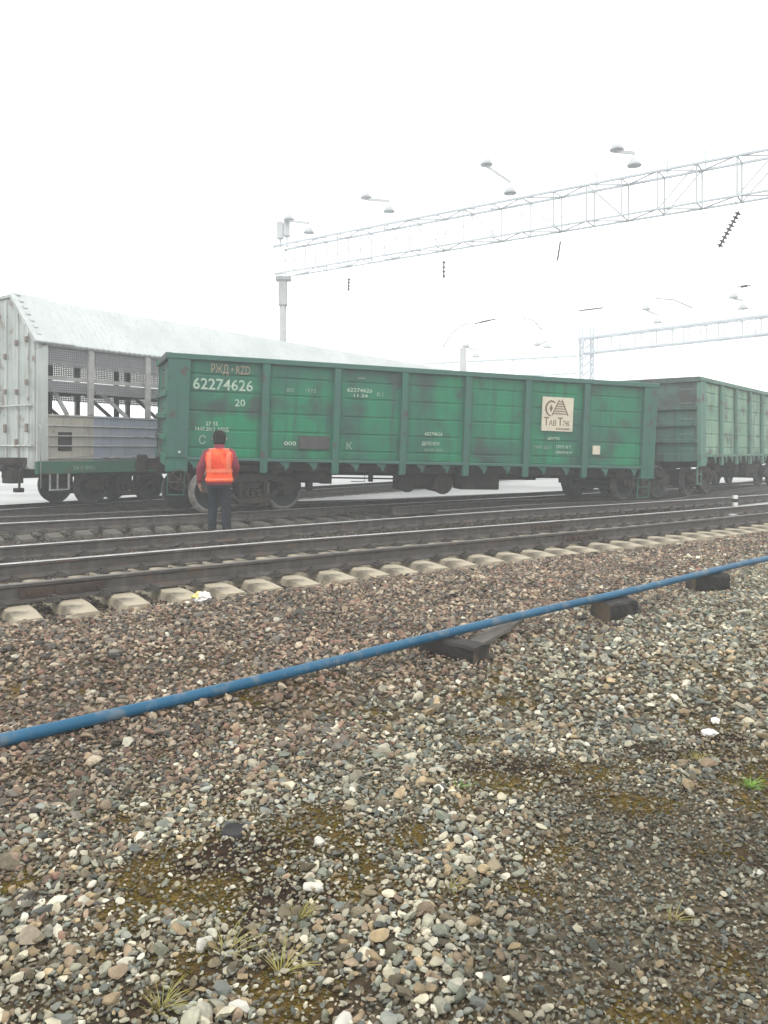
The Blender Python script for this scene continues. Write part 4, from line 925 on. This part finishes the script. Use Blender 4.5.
# moss cushions
M['moss'] = mat('moss', (.15, .105, .012), (.07, .055, .01), .95, 30, contrast=(.35, .65), bump=.8, bump_scale=160)
xs_, ys_ = [], []
X = rng.uniform(-1.6, 2.6, 90000); Y = rng.uniform(1.9, 6.2, 90000); k = (rng.uniform(size=90000) < sst(.25, .7, moss(X, Y))) & (vn(X+9, Y, 3.2, 4) > .5+rng.uniform(-.12, .12, 90000)); X, Y = X[k][:14000], Y[k][:14000]
vsr, f = variants(1, 8, 0); N = len(X); V = np.array(vsr)[rng.integers(0, 8, N)]*rng.uniform(.010, .026, (N, 1, 1))*np.array([1, 1, .5])
P = (V+np.stack([X, Y, gh(X, Y)+.002], 1)[:, None, :]).reshape(-1, 3); F = (f[None]+(np.arange(N)*12)[:, None, None]).reshape(-1, 3)
tag(np_mesh('moss', P, F, M['moss'], True), 'low ochre and olive moss spreading between the pebbles', 'moss', kind='stuff')

# striped marker, small concrete post, blue tarp and grey pipe by the right hand tracks
mb = MB()
for k in range(5): mb.box(-.06, .06, -.06, .06, -.1+.1*k, .0+.1*k-.002, k % 2)
tag(mb.build('marker_post', [M['plastic'], M['marker_black']], loc=(9.95, 22.4, -.08)), 'short black and white striped marker post before the faded wagon', 'marker post')
tag(MB().box(-.08, .08, -.07, .07, -.14, .07).build('concrete_marker', M['mast'], loc=(8.35, 18.9, 0), bevel=.01), 'small white block between the two nearest rails at right', 'marker')
mb = MB(); mb.tube([(9.0, 19.95, .16), (11.5, 22.1, .18), (16, 25.9, .2)], .045, 12)
tag(mb.build('duct', M['mast']), 'thick pale grey duct beside the second rail at the right edge', 'duct')
crumple('tarp', mat('pale_blue_sheet', (.25, .42, .50), (.35, .5, .55), .5, 3), (7.35, 25.6, .0), (1.1, .5, .12), 2.7, 'pale blue sheet lying under the right end of the green wagon', 'sheet')

# ------------------------------------------------------------------ overhead line gantries
def truss(root, a, b, z0, z1, wd, npan, r1=.034, r2=.019):
    a = Vector(a); b = Vector(b); d = (b-a).normalized(); nn = Vector((-d.y, d.x, 0))*wd/2
    for s in (-1, 1):
        for z in (z0, z1): MB().bar((a.x+nn.x*s, a.y+nn.y*s, z), (b.x+nn.x*s, b.y+nn.y*s, z), r1*2 if z == z1 else r1*1.6).build('chord', M['gantry'], root)
        mb = MB()
        for k in range(npan+1):
            p = a.lerp(b, k/npan)+nn*s; mb.bar((p.x, p.y, z0), (p.x, p.y, z1), r2*2)
            if k < npan:
                q = a.lerp(b, (k+1)/npan)+nn*s; up = (k < npan/2)
                if k % 2 == 0: mb.bar((p.x, p.y, z1 if up else z0), (q.x, q.y, z0 if up else z1), r2*1.6)
                else: mb.bar((p.x, p.y, z0 if up else z1), (q.x, q.y, z1 if up else z0), r2*.9)
        mb.build('side_lattice', M['lattice'], root)
    mb = MB()
    for z in (z0, z1):
        mb.mark()
        for k in range(npan):
            p = a.lerp(b, k/npan); q = a.lerp(b, (k+1)/npan); s = 1 if k % 2 else -1
            mb.bar((p.x+nn.x*s, p.y+nn.y*s, z), (q.x-nn.x*s, q.y-nn.y*s, z), r2*1.8); mb.bar((p.x+nn.x, p.y+nn.y, z), (p.x-nn.x, p.y-nn.y, z), r2*1.5)
    mb.build_split('cross_lattice', M['lattice'], root)
gx, gy, gdx, gdy = -4.55, 34.4, .825, -.565
g = empty('gantry', (0, 0, 0)); tag(g, 'nearest lattice gantry spanning the tracks from a mast behind the wagons', 'gantry')
truss(g, (gx, gy, 0), (gx+gdx*29, gy+gdy*29, 0), 9.2, 10.4, .75, 25)
mb = MB(); mb.tube([(gx+.15, gy, -.2), (gx+.15, gy, 7.9)], [.20, .15], 14); mb.box(gx-.03, gx+.33, gy-.18, gy+.18, 7.9, 9.0); mb.box(gx-.15, gx+.5, gy-.25, gy+.25, 8.98, 9.12)
mb.build('mast', M['mast'], g)
ex_, ey_ = gx+gdx*28.6, gy+gdy*28.6
mb = MB(); mb.tube([(ex_, ey_, -.2), (ex_, ey_, 9.1)], [.24, .18], 14); mb.build('mast', M['mast'], g)
mb = MB()
for s in (0, .35): mb.bar((gx-.75+s, gy-.1, .5), (gx-.75+s, gy-.1, 9.2), .012)
for k in range(28): mb.bar((gx-.75, gy-.1, .6+.3*k), (gx-.4, gy-.1, .6+.3*k), .012)
mb.build('ladder', M['gantry'], g)
mb = MB()
for k in (2, 5, 8, 10, 12, 14, 15, 17, 19, 21): mb.mark(); p = (gx+gdx*29*k/25+.2, gy+gdy*29*k/25); mb.bar((p[0], p[1], 10.4), (p[0], p[1], 10.95), .035)
mb.build_split('wire_stub', M['gantry'], g)
tag(MB().box(-.30, -.04, -.15, .15, 0, .70).box(.0, .24, -.15, .15, .1, .78).box(-.2, -.12, -.05, .05, -.35, 0).box(.1, .16, -.05, .05, -.35, .1).build('switch_box', M['lamp'], loc=(gx+.2, gy, 10.8)), 'grey equipment box on top of the gantry mast', 'equipment box')

def gantry_far(a, b, z0, z1, label, mast_at, n, mz):
    g = empty('gantry', (0, 0, 0)); tag(g, label, 'gantry'); truss(g, a, b, z0, z1, .8, n, .07, .03)
    if mast_at:
        mx, my = mast_at; mb = MB()
        for sx in (-1, 1):
            for sy in (-1, 1): mb.bar((mx+sx*.42, my+sy*.42, -.2), (mx+sx*.42, my+sy*.42, mz), .12)
        zq = .2
        while zq < mz-.7:
            for sy in (-1, 1): mb.bar((mx-.42, my+sy*.42, zq), (mx+.42, my+sy*.42, zq+.65), .07)
            for sx in (-1, 1): mb.bar((mx+sx*.42, my-.42, zq+.65), (mx+sx*.42, my+.42, zq), .07)
            zq += .65
        mb.build('mast', M['gantry'], g)
gantry_far((15.6, 62.6, 0), (34, 42, 0), 9.2, 10.4, 'second gantry, farther right, on a wide lattice mast', (15.9, 62.0), 22, 11.2)
gantry_far((4.5, 88, 0), (19.6, 80.5, 0), 9.4, 11.2, 'farthest faint gantry just above the middle of the green wagon', None, 15, 9)
mb = MB(); mb.tube([(5.1, 51, -.2), (5.1, 51, 8.2)], [.24, .2], 12)
tag(mb.build('catenary_pole', M['mast']), 'plain slim pole rising behind the green wagon between two gantries', 'pole')
mb = MB(); mb.tube([(4.6, 88, 0), (4.6, 88, 10.9)], [.3, .25], 10); tag(mb.build('catenary_pole', M['mast']), 'faint support pole of the farthest gantry', 'pole')

def floodlights(x, y, ztop, zbase, label, L_=1.15, tilt=0.25, ang=-.6, sc_=1.0):
    root = empty('floodlight', (x, y, zbase)); h = ztop-zbase; tag(root, label, 'floodlight', 'floodlights above the gantries')
    d = Vector((math.cos(ang), math.sin(ang), -tilt)).normalized()
    MB().bar((0, 0, 0), (0, 0, h), .018*sc_).build('pole', M['gantry'], root)
    a, b = Vector((0, 0, h))-d*L_/2, Vector((0, 0, h))+d*L_/2
    MB().bar(a, b, .07*sc_, .10*sc_).build('bracket', M['lamp'], root)
    for p, zo in ((a, .16*sc_), (b, -.30*sc_)):
        mb = MB(); mb.lathe([(0, .16*sc_), (.09*sc_, .15*sc_), (.13*sc_, .05*sc_), (.24*sc_, -.10*sc_), (.22*sc_, -.13*sc_), (0, -.14*sc_)], 'z', (p.x, p.y, p.z+zo), 14)
        mb.bar(p, (p.x, p.y, p.z+zo), .03); mb.build('lamp_head', M['lamp'], root)
def on_g(t_): return gx+gdx*t_, gy+gdy*t_
q = on_g(1.1); floodlights(*q, 11.35, 10.4, 'pair of lamps on a bar, leftmost, above the gantry mast')
q = on_g(5.2); floodlights(*q, 11.55, 10.4, 'pair of lamps on a bar, second from left above the nearest gantry')
q = on_g(10.5); floodlights(*q, 11.55, 10.4, 'large tilted pair of lamps above the middle of the nearest gantry', 1.2, .8)
q = on_g(15.1); floodlights(*q, 11.35, 10.4, 'smudged lamp cluster highest above the nearest gantry, at right', .6, .3)
floodlights(6.6, 60, 9.3, -.1, 'small faint lamp pair beside the slim pole', .9, .3, -.6, 1.3)
floodlights(12.0, 60, 9.7, -.1, 'small faint lamp pair left of the lattice mast', .9, -.4, -.6, 1.3)
floodlights(19.5, 57.5, 11.6, 10.4, 'small faint lamp pair right of the lattice mast', .9, .5, -.6, 1.4)
floodlights(22.6, 50.4, 11.2, 10.4, 'small faint lamp at the right edge above the second gantry', .6, .3, -.6, 1.3)

def insulator(top, a, b, nd, label, rd=.085, wire=.012):
    root = empty('insulator', top); tag(root, label, 'insulator', 'insulators hanging from the nearest gantry')
    T_ = Vector(top); a = Vector(a)-T_; b = Vector(b)-T_
    MB().bar((0, 0, 0), a, wire).build('hanger', M['insul'], root)
    mb = MB(); mb.tube([a, b], .028, 8); d = (b-a)
    for k in range(nd):
        p = a+d*((k+.5)/nd); u = d.normalized(); mb.tube([p-u*.035, p, p+u*.02], [.03, rd, .03], 12)
    mb.build('disc_string', M['insul'], root)
insulator((-1.45, 32.3, 9.2), (-1.43, 32.25, 8.62), (-1.45, 32.25, 8.10), 4, 'small dark insulator string below the left part of the gantry')
insulator((2.25, 29.75, 9.2), (2.25, 29.7, 8.72), (2.25, 29.7, 8.05), 4, 'second dark insulator string, below the middle of the gantry')
insulator((10.65, 24.0, 9.2), (10.6, 23.6, 8.72), (10.05, 23.7, 7.68), 9, 'long slanted string of ribbed insulator discs below the gantry at right', .10)
insulator((6.05, 27.2, 9.2), (6.05, 27.1, 8.75), (5.95, 27.1, 8.1), 1, 'thin rod insulator below the gantry, right of the middle', .03)
def arm(pts, top, label, thick=.022, ins=False):
    root = empty('registration_arm', top); tag(root, label, 'overhead arm', 'overhead line arms under the gantries')
    T_ = Vector(top); P_ = [Vector(p)-T_ for p in pts]
    MB().bar((0, 0, 0), P_[0], .008).build('dropper', M['gantry'], root)
    mb = MB(); mb.tube(P_, thick, 6); mb.build('arm', M['insul'] if ins else M['gantry'], root)
    if ins:
        mb = MB(); a, b = P_[0], P_[-1]; d = b-a
        for k in range(6): p = a+d*(.3+.08*k); mb.tube([p-d.normalized()*.02, p, p+d.normalized()*.02], [.03, .055, .03], 10)
        mb.build('disc_string', M['insul'], root)
arm([(3.2, 30, 6.42), (2.9, 30, 6.3), (2.5, 30.0, 5.95), (2.25, 30, 5.5)], (3.2, 29.1, 9.2), 'thin curved arm descending to the left, leftmost of the arms')
arm([(3.45, 30, 6.4), (4.25, 30, 6.58)], (3.5, 28.9, 9.2), 'dark straight ribbed rod between two curved arms', .022, True)
arm([(5.25, 30, 6.62), (5.7, 30, 6.52), (6.0, 30, 6.15)], (5.3, 27.6, 9.2), 'thin curved arm descending to the right, above the green wagon')
arm([(8.9, 36, 7.95), (9.98, 36, 8.08)], (8.9, 36, 9.9), 'dark ribbed rod above the lattice mast', .03, True)
arm([(9.3, 27, 6.78), (9.9, 27, 6.74), (10.55, 27, 6.45)], (9.3, 24.9, 9.2), 'thin curved arm at right under the nearest gantry')
arm([(13.2, 29.5, 7.68), (13.7, 29.5, 7.75)], (13.3, 22.1, 9.2), 'short dark rod near the right edge', .02, True)

# ------------------------------------------------------------------ haze
hm = bpy.data.materials.new('haze'); hm.use_nodes = True; t = hm.node_tree; t.nodes.remove(t.nodes['Principled BSDF'])
pv = t.nodes.new('ShaderNodeVolumePrincipled'); pv.inputs['Density'].default_value = .0054; pv.inputs['Color'].default_value = (.93, .975, 1.0, 1); pv.inputs['Anisotropy'].default_value = .2
t.links.new(pv.outputs[0], t.nodes['Material Output'].inputs['Volume'])
hz = MB().box(-200, 200, -35, 280, -1.3, 12.6).build('haze', hm); tag(hz, 'pale even fog over the whole yard', 'haze', kind='stuff')
